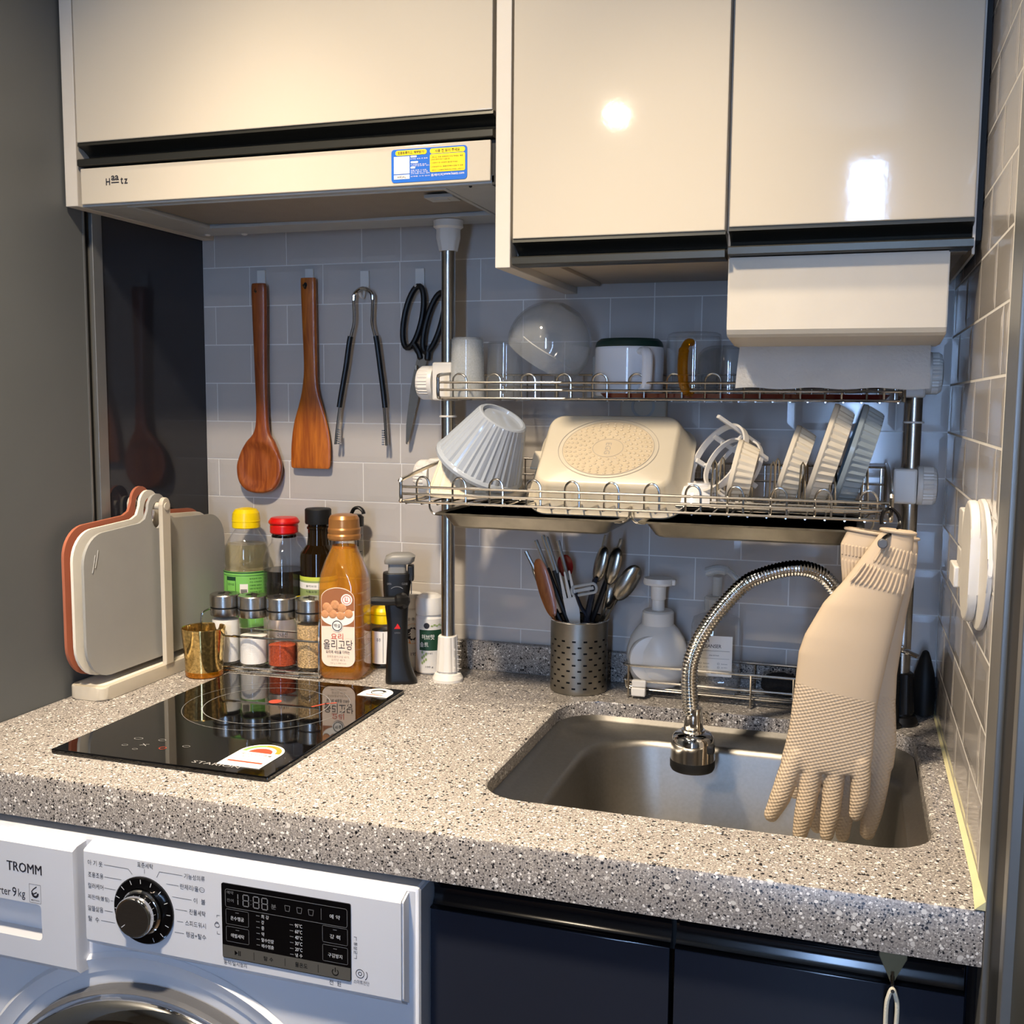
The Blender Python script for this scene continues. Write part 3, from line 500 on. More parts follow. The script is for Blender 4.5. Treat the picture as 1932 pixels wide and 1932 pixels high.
def shelf(x0, x1, y0, y1, zf, zr1, zr2, zb, nhoop, hw, hz, x_h0, x_h1):
    """y0 front, y1 back; zf floor, zr1/zr2 front rails, zb back rail"""
    s = E('wire_shelf', None, None, ((x0+x1)/2, (y0+y1)/2, zf)); s.parent = rk; s.location = V(((x0+x1)/2, (y0+y1)/2, zf))-BASE[rk]
    bm = nb()
    for z in (zr1, zr2): tube(bm, [(x0, y0, z), (x1, y0, z)], WR)
    for y in (y0, (y0*2+y1)/3, (y0+2*y1)/3, y1): tube(bm, [(x0+0.004, y, zf), (x1-0.004, y, zf)], WR)
    tube(bm, [(x0, y1, zb), (x1, y1, zb)], WR); tube(bm, [(x0, y1, (zb+zf)/2), (x1, y1, (zb+zf)/2)], WR*0.8)
    for x in (x0, x1):
        tube(bm, smooth_path([(x, y1, zb+0.004), (x, y1+(y0-y1)*0.3, zb+0.002), (x, y0+0.01, zr1+0.0105), (x, y0-0.001, zr1+0.007), (x, y0-0.0015, zr1), (x, y0-0.001, zf+0.004), (x, y0+0.008, zf), (x, (y0+y1)/2, zf), (x, y1, zf)], 4), WR*1.5)
        tube(bm, [(x, y1, zf), (x, y1, zb+0.004)], WR*1.3)
    O('rim_wire', bm, 'wire', s)
    for i in range(nhoop):
        cx = x_h0+(x_h1-x_h0)*i/(nhoop-1)
        if i == 0:
            bm = nb(); pts = [(cx-hw, y0+0.012, zf), (cx-hw, y0+0.003, zf+0.002), (cx-hw, y0+0.0022, zr1)] + [(cx-hw*cos(pi*k/10), y0+0.0022, zr1+0.002+(hz-zr1-0.002)*sin(pi*k/10)) for k in range(11)] + [(cx+hw, y0+0.0022, zr1), (cx+hw, y0+0.003, zf+0.002), (cx+hw, y0+0.012, zf)]
            tube(bm, pts, WR*0.85, 7); h0 = O('hoop', bm, 'wire', s)
        else: twin(h0, (cx-x_h0, 0, 0), s)
    nx = int((x1-x0)/0.021); c0 = None
    for i in range(nx+1):
        cx = x0+0.006+(x1-x0-0.012)*i/nx
        if c0 is None:
            bm = nb(); tube(bm, [(cx, y0, zf-0.002), (cx, y1, zf-0.002), (cx, y1+0.001, zf), (cx, y1+0.001, zb)], WR*0.7, 6); c0 = O('cross_wire', bm, 'wire', s); cx0 = cx
        else: twin(c0, (cx-cx0, 0, 0), s)
    return s
UF, LF = 0.4105, 0.2795
shelf(0.4675, 1.062, -0.15, -0.03, UF, 0.4315, 0.4215, 0.4445, 12, 0.0098, 0.4430, 0.4975, 1.03)
s2 = shelf(0.4655, 1.0495, -0.27, -0.035, LF, 0.2985, 0.2895, 0.3245, 12, 0.0088, 0.3115, 0.494, 1.026)
# plate holder insert standing in the lower shelf
for y, z in ((-0.235, 0.004), (-0.115, 0.004), (-0.235, 0.010)): bm = nb(); tube(bm, [(0.848, y, LF+z), (1.026, y, LF+z)], WR*0.8); O('plate_holder_wire', bm, 'wire', rk)
for x in (0.850, 0.884, 0.918, 0.952, 0.986, 1.022):
    for y in (-0.215, -0.135):
        bm = nb(); tube(bm, [(x-0.004, y, LF+0.003), (x-0.002, y, LF+0.055), (x, y, LF+0.059), (x+0.002, y, LF+0.055), (x+0.004, y, LF+0.003)], WR*0.75, 6); O('plate_divider', bm, 'wire', rk)
for i, (a, b, w) in enumerate(((0.4975, 0.737, 1), (0.7635, 1.020, 1))):
    t = E('drip_tray', ['shallow steel drip tray hung under the left half of the dish rack', 'shallow steel drip tray hung under the right half of the dish rack'][i], 'tray', ((a+b)/2, -0.15, 0.242), 'drip trays under the dish rack')
    bm = nb(); cx = (a+b)/2; L_ = b-a
    rr = lambda w, h, r, z: [(x, y, z) for x, y in rrect(w, h, r, 6, cx, -0.145)]
    loft(bm, [rr(L_+0.008, 0.196, 0.018, 0.2615), rr(L_, 0.188, 0.016, 0.2635), rr(L_-0.01, 0.178, 0.016, 0.262), rr(L_-0.032, 0.158, 0.014, 0.2455), rr(L_-0.04, 0.150, 0.012, 0.243), rr(0.01, 0.01, 0.004, 0.243)])
    bmesh.ops.solidify(bm, geom=bm.faces[:], thickness=-0.0008); O('pan', bm, 'silver2', t)
    for x, s in ((a, -1), (b, 1)):
        for y in (-0.225, -0.065):
            bm = nb(); tube(bm, smooth_path([(x+s*0.012, y, LF-0.002), (x+s*0.012, y, 0.268), (x+s*0.006, y, 0.2605), (x-s*0.006, y, 0.2595)], 4), WR*0.8, 6); O('tray_hanger', bm, 'wire', rk)
# ------------------------------------------------------------------ things on the upper shelf
UZ = UF+WR
def cup(name, label, cat, x, y, prof, m, group=None, n=40):
    o = E(name, label, cat, (x, y, UZ), group); bm = nb(); lathe(bm, prof, n, (x, y, UZ)); O('body', bm, m, o); return o
o = cup('measuring_cup', 'tall frosted plastic measuring cup upside down at the left end of the upper shelf', 'cup', 0.4930, -0.105, [(0.0245, 0), (0.0222, 0.078), (0.0205, 0.0815), (0, 0.0815), (0, 0.080), (0.0195, 0.080), (0.0212, 0.077), (0.0235, 0)], 'frosted')
bm = nb(); f = cyl(0.493, -0.105, 0.0231, R(-15))
for i in range(9): line2(bm, [(0, 0.018+i*0.0065), (0.004 if i % 2 else 0.0065, 0.018+i*0.0065)], 0.0006, f)
for i, s in enumerate(('50', '100', '150', '200')): text(bm, s, f, -0.006, 0.018+i*0.013, 0.005, 0.003)
O('scale', bm, 'pw', o, sm=0)
cup('plastic_tumbler', 'clear smooth tumbler standing upside down beside the measuring cup', 'cup', 0.541, -0.085, [(0.0262, 0), (0.0238, 0.074), (0.022, 0.0765), (0, 0.0765), (0, 0.075), (0.021, 0.075), (0.0228, 0.073), (0.0252, 0)], 'clear')
bw = E('plastic_bowl', 'hazy clear plastic bowl lying tilted on its rim on the upper shelf', 'bowl', (0.626, -0.095, UZ))
bm = nb(); ax = V((0.55, -0.12, 0.83)).normalized(); q = V((0, 0, 1)).rotation_difference(ax).to_matrix().to_4x4()
rp = [(max(0, 0.0575**2-(z-0.021)**2)**0.5, z) for z in [0.0765*sin(R(t)) for t in range(0, 91, 6)]]; rp = [(0.0530, -0.002)] + rp[:-1] + [(0.0165, 0.0768), (0, 0.0768)]
ip = [(max(0, r-0.0016), z-0.0014 if z > 0.01 else z) for r, z in rp[::-1]]
lathe(bm, rp + ip, 48, (0.597, -0.095, 0.4665), T=q); O('shell', bm, 'bowlclear', bw)
bm = nb(); pts = [V((0.597, -0.095, 0.4665)) + q @ V((0.0525*sin(t)*1.0, -0.0525*cos(t), 0.021)) for t in [R(-28+6*k) for k in range(11)]]; tube(bm, pts, 0.0008, 6); O('level_line', bm, 'pw', bw)
cup('frosted_tumbler', 'small frosted cup behind the tilted clear bowl', 'cup', 0.678, -0.062, [(0.0165, 0), (0.0175, 0.055), (0.0165, 0.057), (0, 0.057), (0, 0.056), (0.016, 0.055), (0.0155, 0)], 'frosted')
rt_ = E('red_tray', 'thin dark red tray lying under the mug on the upper shelf', 'tray', (0.87, -0.09, UZ))
bm = nb(); rr = lambda w, h, r, z: [(x, y, z) for x, y in rrect(w, h, r, 6, 0.868, -0.089)]
loft(bm, [rr(0.35, 0.098, 0.012, UZ+0.0003), rr(0.36, 0.106, 0.014, UZ+0.006), rr(0.357, 0.103, 0.013, UZ+0.006), rr(0.348, 0.096, 0.011, UZ+0.0022)]); O('plate', bm, 'redtray', rt_)
UT = UZ+0.0024
mg = E('mug', 'white mug with a dark green rim standing on the red tray', 'mug', (0.718, -0.092, UT))
bm = nb(); lathe(bm, [(0, 0), (0.0435, 0), (0.0455, 0.002), (0.0455, 0.062), (0.0445, 0.0645), (0, 0.0645)], 48, (0.718, -0.092, UT)); O('body', bm, 'whitecer', mg)
bm = nb(); lathe(bm, [(0.0445, 0.0645), (0.0452, 0.066), (0.043, 0.072), (0.0385, 0.0755), (0.030, 0.0760), (0, 0.0755), (0, 0.0645)], 48, (0.718, -0.092, UT)); O('rim_band', bm, 'greensil', mg)
bm = nb(); az = R(32); d = V((sin(az), -cos(az), 0)); c = V((0.718, -0.092, UT))
tube(bm, smooth_path([c+d*0.043+V((0, 0, 0.0575)), c+d*0.058+V((0, 0, 0.0585)), c+d*0.066+V((0, 0, 0.050)), c+d*0.066+V((0, 0, 0.030)), c+d*0.062+V((0, 0, 0.012)), c+d*0.044+V((0, 0, 0.006))], 6), 0.0072, 12, flat=0.65); O('handle', bm, 'whitecer', mg)
g1 = E('glass_mug', 'clear glass mug with an amber handle upside down on the red tray', 'glass mug', (0.806, -0.105, UT))
bm = nb(); lathe(bm, [(0.0345, 0), (0.0355, 0.074), (0.0335, 0.080), (0.029, 0.0822), (0, 0.0815), (0, 0.078), (0.0325, 0.077), (0.0338, 0.072), (0.0328, 0)], 48, (0.806, -0.105, UT)); O('body', bm, 'clear', g1)
bm = nb(); c = V((0.806, -0.105, UT)); az = R(2); d = V((sin(az), -cos(az), 0))
tube(bm, smooth_path([c+d*0.034+V((0, 0, 0.068)), c+d*0.043+V((-0.004, 0, 0.067)), c+d*0.052+V((-0.007, 0, 0.058)), c+d*0.055+V((-0.008, 0, 0.040)), c+d*0.052+V((-0.007, 0, 0.018)), c+d*0.043+V((-0.004, 0, 0.007)), c+d*0.033+V((0, 0, 0.005))], 6), [0.005]*12+[0.0065]*12+[0.006]*13, 12); O('handle', bm, 'amber', g1)
g2 = E('glass_jug', 'wide clear glass jug upside down behind the amber-handled mug', 'glass jug', (0.848, -0.075, UT))
bm = nb(); lathe(bm, [(0.041, 0), (0.0425, 0.045), (0.040, 0.056), (0.034, 0.063), (0.026, 0.066), (0, 0.0655), (0, 0.063), (0.024, 0.0635), (0.033, 0.060), (0.0385, 0.054), (0.0408, 0.045), (0.0395, 0)], 48, (0.848, -0.075, UT)); O('body', bm, 'clear', g2)
# wall socket partly hidden behind the rack
so = E('wall_socket', 'ivory double wall socket behind the dish rack', 'socket', (0.722, -0.006, 0.385))
bm = nb(); box(bm, 0.690, 0.756, -0.013, -0.0008, 0.345, 0.418, 0.003); O('plate', bm, 'pw2', so)
for dz in (0.362, 0.401):
    bm = nb(); lathe(bm, [(0.016, 0), (0.017, 0.0012), (0.0135, 0.0015), (0.013, -0.004), (0, -0.004)], 28, (0.723, -0.013, dz), T=MX.Rotation(pi/2, 4, 'X')); O('outlet', bm, 'greyplastic', so)
# ------------------------------------------------------------------ dishes on the lower shelf
LZ = LF+WR
def ribp(k, amp, rows): return lambda a, i: amp*cos(k*a) if i in rows else 0
def bowl_prof(r0, r1, h, t=0.003):
    """upside down: rim r0 at z=0, foot r1 at z=h"""
    return [(r0-t, 0), (r0+0.0012, 0), (r0+0.0016, 0.004), (r0-0.001, 0.0075)] + [(r0-0.002+(r1-r0+0.002)*s, 0.008+(h-0.012)*s) for s in (0, 0.25, 0.5, 0.75, 1)] + [(r1-0.001, h-0.0015), (r1-0.003, h), (r1-0.006, h), (r1-0.0075, h-0.004), (0, h-0.0045), (0, h-0.008), (r1-0.006, h-0.008), (r0-t-0.002, 0.008)]
cb = E('cream_bowl', 'cream fluted bowl upside down beneath the tilted grey bowl', 'bowl', (0.523, -0.165, LZ))
bm = nb(); lathe(bm, bowl_prof(0.0665, 0.0430, 0.069), 96, (0.5265, -0.158, LZ), rib=ribp(36, 0.016, (4, 5, 6, 7, 8))); O('body', bm, 'creamcer', cb)
gb = E('grey_bowl', 'pale grey fluted bowl tilted upside down over the cream bowl', 'bowl', (0.535, -0.175, LZ+0.03))
bm = nb(); ax = V((0.50, -0.20, 0.84)).normalized(); q = V((0, 0, 1)).rotation_difference(ax).to_matrix().to_4x4(); BP = (0.5370, -0.180, 0.3215)
lathe(bm, bowl_prof(0.0605, 0.0345, 0.077), 108, BP, T=q, rib=ribp(40, 0.018, (4, 5, 6, 7, 8))); O('body', bm, 'greycer', gb)
pn = E('square_pan', 'ivory square pan leaning with its dotted oval base facing out', 'pan', (0.722, -0.185, LZ))
YL = V((0, cos(R(44)), sin(R(44)))); NN = V((0, -sin(R(44)), cos(R(44)))); PC = V((0.709, -0.172, 0.3475))
fp_ = lambda u, v, w=0: tuple(PC + V((u, 0, 0)) + YL*v + NN*w)
bm = nb(); rg = lambda w, h, r, z: [fp_(x, y, z) for x, y in rrect(w, h, r, 7)]
loft(bm, [rg(0.204, 0.153, 0.030, -0.044), rg(0.207, 0.156, 0.031, -0.043), rg(0.207, 0.156, 0.031, -0.0405), rg(0.197, 0.147, 0.028, -0.037), rg(0.176, 0.126, 0.021, -0.006), rg(0.170, 0.121, 0.019, -0.0015), rg(0.164, 0.115, 0.017, 0), rg(0.02, 0.02, 0.005, 0)]); O('body', bm, 'pan', pn, sm=45)
bm = nb(); f = lambda u, v: fp_(u, v, 0.0003)
EL = lambda r, n=56: [(0.066*r*cos(2*pi*k/n), 0.052*r*sin(2*pi*k/n)+0.001) for k in range(n)]
patch(bm, EL(0.90), f); O('base_disc', bm, 'pandot', pn, sm=0)
bm = nb(); f = lambda u, v: fp_(u, v, 0.0006); outline(bm, EL(0.985), 0.0008, f); O('base_ring', bm, 'under', pn, sm=0)
bm = nb(); outline(bm, EL(0.90), 0.0006, f); O('base_ring', bm, 'under', pn, sm=0)
bm = nb(); outline(bm, EL(0.30, 32), 0.0007, f); O('base_ring', bm, 'under', pn, sm=0)
bm = nb()
for r, n in ((0.37, 15), (0.465, 19), (0.56, 23), (0.655, 27), (0.75, 31), (0.835, 35)):
    for k in range(n):
        a = 2*pi*(k+0.5*(int(r*100) % 2))/n; T = MX.Translation(fp_(0.066*r*cos(a), 0.052*r*sin(a)+0.001, 0.0002)); bmesh.ops.create_icosphere(bm, subdivisions=1, radius=1, matrix=T @ MX.Rotation(R(44), 4, 'X') @ MX.Diagonal((0.0027, 0.0024, 0.0016, 1)))
O('base_dots', bm, 'pandot', pn, kind='stuff')
bm = nb(); f = lambda u, v: fp_(-v*1.0+0.0, u+0.001, 0.0006); text(bm, 'EGG', lambda u, v: fp_(v, -u, 0.0006), 0, 0.0, 0.020, 0.0075); O('lettering', bm, 'under', pn, sm=0)
bm = nb(); box(bm, -0.112, -0.100, -0.002, 0.030, -0.0425, -0.0385, 0.0015, T=MX.Translation(PC) @ MX(((1, 0, 0, 0), (0, YL.y, NN.y, 0), (0, YL.z, NN.z, 0), (0, 0, 0, 1)))); O('side_grip', bm, 'pan', pn)
wb = E('white_bowl', 'white glazed bowl lying between the square pan and the ring rack', 'bowl', (0.822, -0.150, LZ))
bm = nb(); lathe(bm, [(0.038, 0), (0.040, 0.002), (0.034, 0.014), (0.024, 0.021), (0.016, 0.0225), (0.015, 0.025), (0, 0.025), (0, 0.022), (0.023, 0.019), (0.032, 0.012), (0.037, 0)], 40, (0.822, -0.150, LZ)); O('body', bm, 'whitecer', wb)
rr_ = E('ring_rack', 'white plastic double ring rack with crossbars leaning among the dishes', 'rack', (0.85, -0.13, LZ))
nrm = V((0.66, 0.56, -0.50)).normalized(); q = V((0, 0, 1)).rotation_difference(nrm).to_matrix().to_4x4(); T = MX.Translation((0.846, -0.155, 0.3375)) @ q
for nm, ro, ri, z0, h in (('outer_ring', 0.0490, 0.0462, -0.003, 0.0075), ('inner_ring', 0.0355, 0.0330, 0.010, 0.006), ('back_ring', 0.0440, 0.0415, 0.030, 0.005)):
    bm = nb(); lathe(bm, [(ri, z0), (ro, z0), (ro, z0+h), (ri, z0+h), (ri, z0)], 56, (0, 0, 0), T=T); bmesh.ops.remove_doubles(bm, verts=bm.verts, dist=1e-6); O(nm, bm, 'pw', rr_)
for k in range(7):
    a = R(20+k*360/7); bm = nb(); Tt = T @ MX.Rotation(a, 4, 'Z'); box(bm, 0.0415, 0.0462, -0.0032, 0.0032, -0.001 if k != 4 else -0.030, 0.042, 0.001, T=Tt); O('strut', bm, 'pw', rr_)
    bm = nb(); box(bm, 0.0345, 0.0440, -0.0020, 0.0020, 0.011, 0.015, 0.0006, T=Tt); O('spoke', bm, 'pw', rr_)
def dish(name, label, c, axd, r0, r1, h, m, ribs, group=None):
    o = E(name, label, 'dish', c, group); bm = nb(); q = V((0, 0, 1)).rotation_difference(V(axd).normalized()).to_matrix().to_4x4()
    pr = [(r0-0.0035, 0), (r0, 0), (r0+0.0004, 0.005), (r0-0.0008, 0.0065)] + [(r0-0.0015+(r1-r0)*s, 0.007+(h-0.0095)*s) for s in (0, 0.5, 1)] + [(r1-0.002, h), (r1-0.006, h), (r1-0.007, h-0.002), (0, h-0.0025), (0, h-0.006), (r1-0.004, h-0.006), (r0-0.005, 0.006)]
    lathe(bm, pr, 120, c, T=q, rib=ribp(ribs, 0.022, (4, 5, 6))); O('body', bm, m, o); return o
AX = (0.95, 0.02, -0.28)
dish('fluted_ramekin', 'small cream fluted dish on edge in front of the ring rack', (0.8685, -0.195, 0.3265), (0.96, 0.05, -0.2), 0.0375, 0.033, 0.0265, 'creamcer', 26)
dish('fluted_dish', 'cream fluted dish on edge, shortest of the three leaning at the right', (0.9285, -0.170, 0.3355), AX, 0.0475, 0.043, 0.0255, 'creamcer', 34, 'fluted dishes leaning at the right of the rack')
dish('fluted_dish', 'cream fluted dish on edge, tallest and middle of the three leaning', (0.9675, -0.170, 0.3485), AX, 0.0615, 0.057, 0.0255, 'creamcer', 42, 'fluted dishes leaning at the right of the rack')
dish('fluted_dish', 'slate grey fluted dish on edge nearest the right pole', (1.0005, -0.172, 0.3495), AX, 0.0600, 0.0555, 0.026, 'greycer2', 42, 'fluted dishes leaning at the right of the rack')
# ------------------------------------------------------------------ hooks, spoon, spatula, tongs, scissors on the back wall
for i, (x, z, w) in enumerate(((0.1085, 0.594, 'wooden spoon'), (0.1935, 0.594, 'wooden spatula'), (0.288, 0.588, 'steel tongs'), (0.379, 0.589, 'black scissors'))):
    h = E('adhesive_hook', 'small white rectangular adhesive hook holding the ' + w, 'hook', (x, -0.002, z), 'adhesive hooks on the tiles')
    bm = nb(); box(bm, x-0.0072, x+0.0072, -0.005, -0.0008, z-0.014, z+0.0145, 0.0008); O('plate', bm, 'pw', h)
    bm = nb(); zz = {0: 0.574, 1: 0.581, 2: 0.566, 3: 0.576}[i]-0.003; tube(bm, smooth_path([(x, -0.004, z-0.008), (x, -0.009, zz), (x, -0.017, zz), (x, -0.0215, zz+0.004)], 4), 0.0021, 8); O('peg', bm, 'pw' if i > 1 else 'black', h)
def flatloft(name, label, cat, secs, m, y, scoop=None, group=None, hole=None):
    """secs: (z, xc, halfwidth, halfthick)"""
    o = E(name, label, cat, (secs[0][1], y, secs[-1][0]), group); bm = nb(); n = 28; rings = []
    for z, xc, hw, ht in secs:
        ring = []
        for k in range(n):
            a = 2*pi*k/n; ca, sa = cos(a), sin(a); e = 0.75
            dx = hw*math.copysign(abs(ca)**e, ca); dy = ht*math.copysign(abs(sa)**e, sa)
            if scoop and sa < 0:
                cx, cz, rx, rz, dep = scoop; q = 1-((xc+dx-cx)/rx)**2-((z-cz)/rz)**2
                if q > 0: dy += dep*min(1, q*1.6)
            ring.append((xc+dx, y+dy, z))
        rings.append(ring)
    loft(bm, rings); O('body', bm, m, o, sm=50)
    if hole: bm = nb(); lathe(bm, [(0, 0), (0.0032, 0)], 16, (hole[0], y-hole[2]-0.0003, hole[1]), T=MX.Rotation(pi/2, 4, 'X') @ MX.Diagonal((1, 1.2, 1, 1))); O('hang_hole', bm, 'dark', o, sm=0)
    return o
def interp(keys, n):
    out = []
    for i in range(n+1):
        t = i/n*(len(keys)-1); j = min(int(t), len(keys)-2); f = t-j; P = [keys[max(0, j-1)], keys[j], keys[j+1], keys[min(len(keys)-1, j+2)]]
        out.append(tuple(0.5*((2*b)+(c-a)*f+(2*a-5*b+4*c-d)*f*f+(3*b-a-3*c+d)*f**3) for a, b, c, d in zip(*P)))
    return out
flatloft('wooden_spoon', 'reddish wooden spoon with a round bowl hanging leftmost on the tiles', 'spoon', interp([(0.5865, 0.1115, 0.009, 0.004), (0.582, 0.1115, 0.0128, 0.0055), (0.54, 0.1118, 0.0125, 0.0055), (0.45, 0.1125, 0.0105, 0.0055), (0.385, 0.1135, 0.0102, 0.0055), (0.355, 0.1125, 0.014, 0.006), (0.338, 0.110, 0.026, 0.008), (0.318, 0.108, 0.036, 0.010), (0.298, 0.107, 0.0405, 0.011), (0.275, 0.106, 0.036, 0.010), (0.262, 0.106, 0.024, 0.008), (0.2575, 0.106, 0.010, 0.005)], 66), 'woodred', -0.0155, (0.107, 0.300, 0.040, 0.040, 0.007), hole=(0.1095, 0.5755, 0.0052))
flatloft('wooden_spatula', 'reddish wooden spatula with a flat blade hanging beside the spoon', 'spatula', interp([(0.5915, 0.1965, 0.011, 0.0035), (0.588, 0.1965, 0.0128, 0.005), (0.53, 0.1975, 0.0122, 0.005), (0.46, 0.199, 0.0115, 0.005), (0.425, 0.198, 0.0138, 0.0045), (0.40, 0.198, 0.020, 0.004), (0.37, 0.1975, 0.029, 0.0035), (0.34, 0.1975, 0.034, 0.003), (0.31, 0.1965, 0.0345, 0.0026), (0.3015, 0.196, 0.0335, 0.002), (0.299, 0.196, 0.031, 0.0012)], 60), 'woodspat', -0.0125, hole=(0.194, 0.5825, 0.0050))
tg = E('tongs', 'steel kitchen tongs with black grips hanging on the tiles', 'tongs', (0.287, -0.018, 0.33))
def leg(s):
    P = {1: [(0.3085, 0.557), (0.3075, 0.535), (0.3075, 0.52), (0.3130, 0.497), (0.3190, 0.455), (0.3255, 0.405), (0.3290, 0.36), (0.3305, 0.338)], -1: [(0.2765, 0.557), (0.2775, 0.535), (0.2765, 0.52), (0.2705, 0.497), (0.2635, 0.455), (0.2535, 0.405), (0.2465, 0.36), (0.2440, 0.338)]}[s]
    bm = nb(); pts = smooth_path([(x, -0.0185, z) for x, z in P], 5); tube(bm, pts, [0.0034]*len(pts), 10, flat=0.7); return bm, pts
for s in (-1, 1):
    bm, pts = leg(s); O('arm', bm, 'chrome', tg)
    i0, i1 = 14, 27; bm = nb(); tube(bm, [p+V((s*0.0012, -0.0002, 0)) for p in pts[i0:i1]], 0.0048, 10, flat=0.85); O('grip', bm, 'black', tg)
    bm = nb()
    for k in range(7): box(bm, pts[-1].x-s*0.0058-0.0014, pts[-1].x-s*0.0058+0.0022, -0.0215, -0.0155, 0.3385+k*0.0035, 0.3405+k*0.0035)
    O('teeth', bm, 'chrome', tg, sm=0)
bm = nb(); tube(bm, smooth_path([(0.3085, -0.0185, 0.557), (0.307, -0.0185, 0.566), (0.300, -0.0185, 0.5725), (0.2925, -0.0185, 0.5745), (0.285, -0.0185, 0.5725), (0.278, -0.0185, 0.566), (0.2765, -0.0185, 0.557)], 5), 0.0034, 10, flat=0.9); O('spring_loop', bm, 'chrome', tg)
sc_ = E('scissors', 'black-handled kitchen scissors hanging beside the rack pole', 'scissors', (0.39, -0.015, 0.34))
def blade(pts, y, nm): bm = nb(); prism(bm, pts, XZ, y-0.0012, y, 0.0004, 1); O(nm, bm, 'steel', sc_)
blade([(0.3595, 0.341), (0.362, 0.340), (0.3735, 0.385), (0.388, 0.445), (0.392, 0.485), (0.383, 0.487), (0.3745, 0.455), (0.3675, 0.425), (0.3605, 0.37)], -0.013, 'blade')
blade([(0.3615, 0.341), (0.3655, 0.345), (0.3790, 0.40), (0.3905, 0.45), (0.4000, 0.478), (0.392, 0.483), (0.3790, 0.457), (0.3700, 0.40), (0.3625, 0.36)], -0.0155, 'blade')
bm = nb(); lathe(bm, [(0, 0), (0.0042, 0), (0.0036, 0.0022), (0, 0.0026)], 20, (0.3795, -0.0165, 0.4555), T=MX.Rotation(pi/2, 4, 'X')); O('rivet', bm, 'chrome', sc_)
for cx, cz, rx, rz, tl, neck in ((0.3735, 0.5305, 0.0145, 0.0455, 0.20, [(0.375, 0.49), (0.3825, 0.478), (0.3855, 0.468)]), (0.4065, 0.522, 0.0125, 0.0435, 0.28, [(0.398, 0.488), (0.397, 0.478), (0.396, 0.466)])):
    bm = nb(); pts = [(cx+rx*cos(t)*1.0+(rz*sin(t))*tl, -0.016, cz+rz*sin(t)) for t in [2*pi*k/30 for k in range(30)]]
    tube(bm, pts, 0.0058, 10, closed=True, flat=0.75)
    tube(bm, smooth_path([(x, -0.0155, z) for x, z in neck], 5), [0.0065]*5+[0.006]*5+[0.0045], 10, flat=0.8); O('handle', bm, 'black', sc_)
# ------------------------------------------------------------------ chopping boards on their stand
bs = E('board_stand', 'white chopping board stand with two posts and a bar at the left end', 'stand', (0.035, -0.2, 0))
bm = nb(); prism(bm, rrect(0.058, 0.285, 0.012, 6, 0.0335, -0.2025), XY, 0.0006, 0.019, 0.002); O('base', bm, 'pw2', bs)
bm = nb(); prism(bm, rrect(0.044, 0.262, 0.008, 6, 0.032, -0.2025), XY, 0.0188, 0.0194); O('drip_recess', bm, 'bwhite', bs)
def hang(u): return u
for x0, x1 in ((0.0575, 0.0645), (0.0035, 0.0085)):
    bm = nb(); pl = [(-0.2095, 0.019), (-0.1915, 0.019), (-0.1915, 0.254)] + [(-0.2005+0.009*cos(pi*k/10), 0.254+0.0105*sin(pi*k/10)) for k in range(11)] + [(-0.2095, 0.254)]
    pl = [p for i, p in enumerate(pl) if i == 0 or p != pl[i-1]]; prism(bm, pl, YZ, x0, x1, 0.0012); O('post', bm, 'pw2', bs)
bm = nb(); tube(bm, [(0.0065, -0.2005, 0.2515), (0.066, -0.2005, 0.2515)], 0.0055, 16); O('hanging_bar', bm, 'pw2', bs)
def board(x, label, m, y0, y1, z0, z1, dz=0.0):
    o = E('chopping_board', label, 'chopping board', (x, -0.2, z0), 'chopping boards on the stand'); cy = -0.2005
    P = []
    def corner(cx, cz, r, a0, a1, n=8): P.extend([(cx+r*cos(R(a0+(a1-a0)*k/n)), cz+r*sin(R(a0+(a1-a0)*k/n))) for k in range(n+1)])
    corner(y0+0.048, z0+0.048, 0.048, 180, 270); corner(y1-0.048, z0+0.048, 0.048, 270, 360); corner(y1-0.042, z1-0.042, 0.042, 0, 83)
    P += [(cy+0.040, z1+0.004), (cy+0.028, z1+0.009)]; corner(cy, z1+0.022, 0.021, 0, 180, 12); P += [(cy-0.028, z1+0.009), (cy-0.040, z1+0.004)]; corner(y0+0.042, z1-0.042, 0.042, 97, 180)
    hol = [(cy+0.013*cos(t)*(1 if abs(sin(t)) < 2 else 1), z1+0.012+0.0195*sin(t)) for t in [2*pi*k/24 for k in range(24)]]
    # plate with an opening: bridge outer outline to the opening
    bm = nb(); rings = []
    def rad(poly, t): 
        return poly
    ov = [bm.verts.new((x-0.0018, a, b)) for a, b in P]; hv = [bm.verts.new((x-0.0018, a, b)) for a, b in hol]
    oe = [bm.edges.new((ov[i], ov[(i+1) % len(ov)])) for i in range(len(ov))]; he = [bm.edges.new((hv[i], hv[(i+1) % len(hv)])) for i in range(len(hv))]
    bmesh.ops.triangle_fill(bm, edges=oe+he, use_beauty=True, use_dissolve=False)
    r = bmesh.ops.extrude_face_region(bm, geom=bm.faces[:]); bmesh.ops.translate(bm, verts=[v for v in r['geom'] if isinstance(v, bmesh.types.BMVert)], vec=(0.0042, 0, 0))
    O('slab', bm, m, o, sm=30)
    bm = nb()
    for k in range(2): tube(bm, [(x+0.0026, y0+0.016+0.006*k+0.014*sin(t)*0.6, z1-0.052+0.006*k+0.026*t) for t in (0, 0.3, 0.6, 0.9)], 0.0007, 6)
    O('corner_ridges', bm, m, o)
    return o
board(0.0465, 'grey chopping board, front one of three on the white stand', 'bgrey', -0.358, -0.030, 0.029, 0.2265)
board(0.0325, 'white chopping board between the grey and terracotta boards', 'bwhite', -0.362, -0.045, 0.029, 0.2315)
board(0.0185, 'terracotta brown chopping board, rearmost on the stand', 'terracotta', -0.362, -0.045, 0.029, 0.2365)
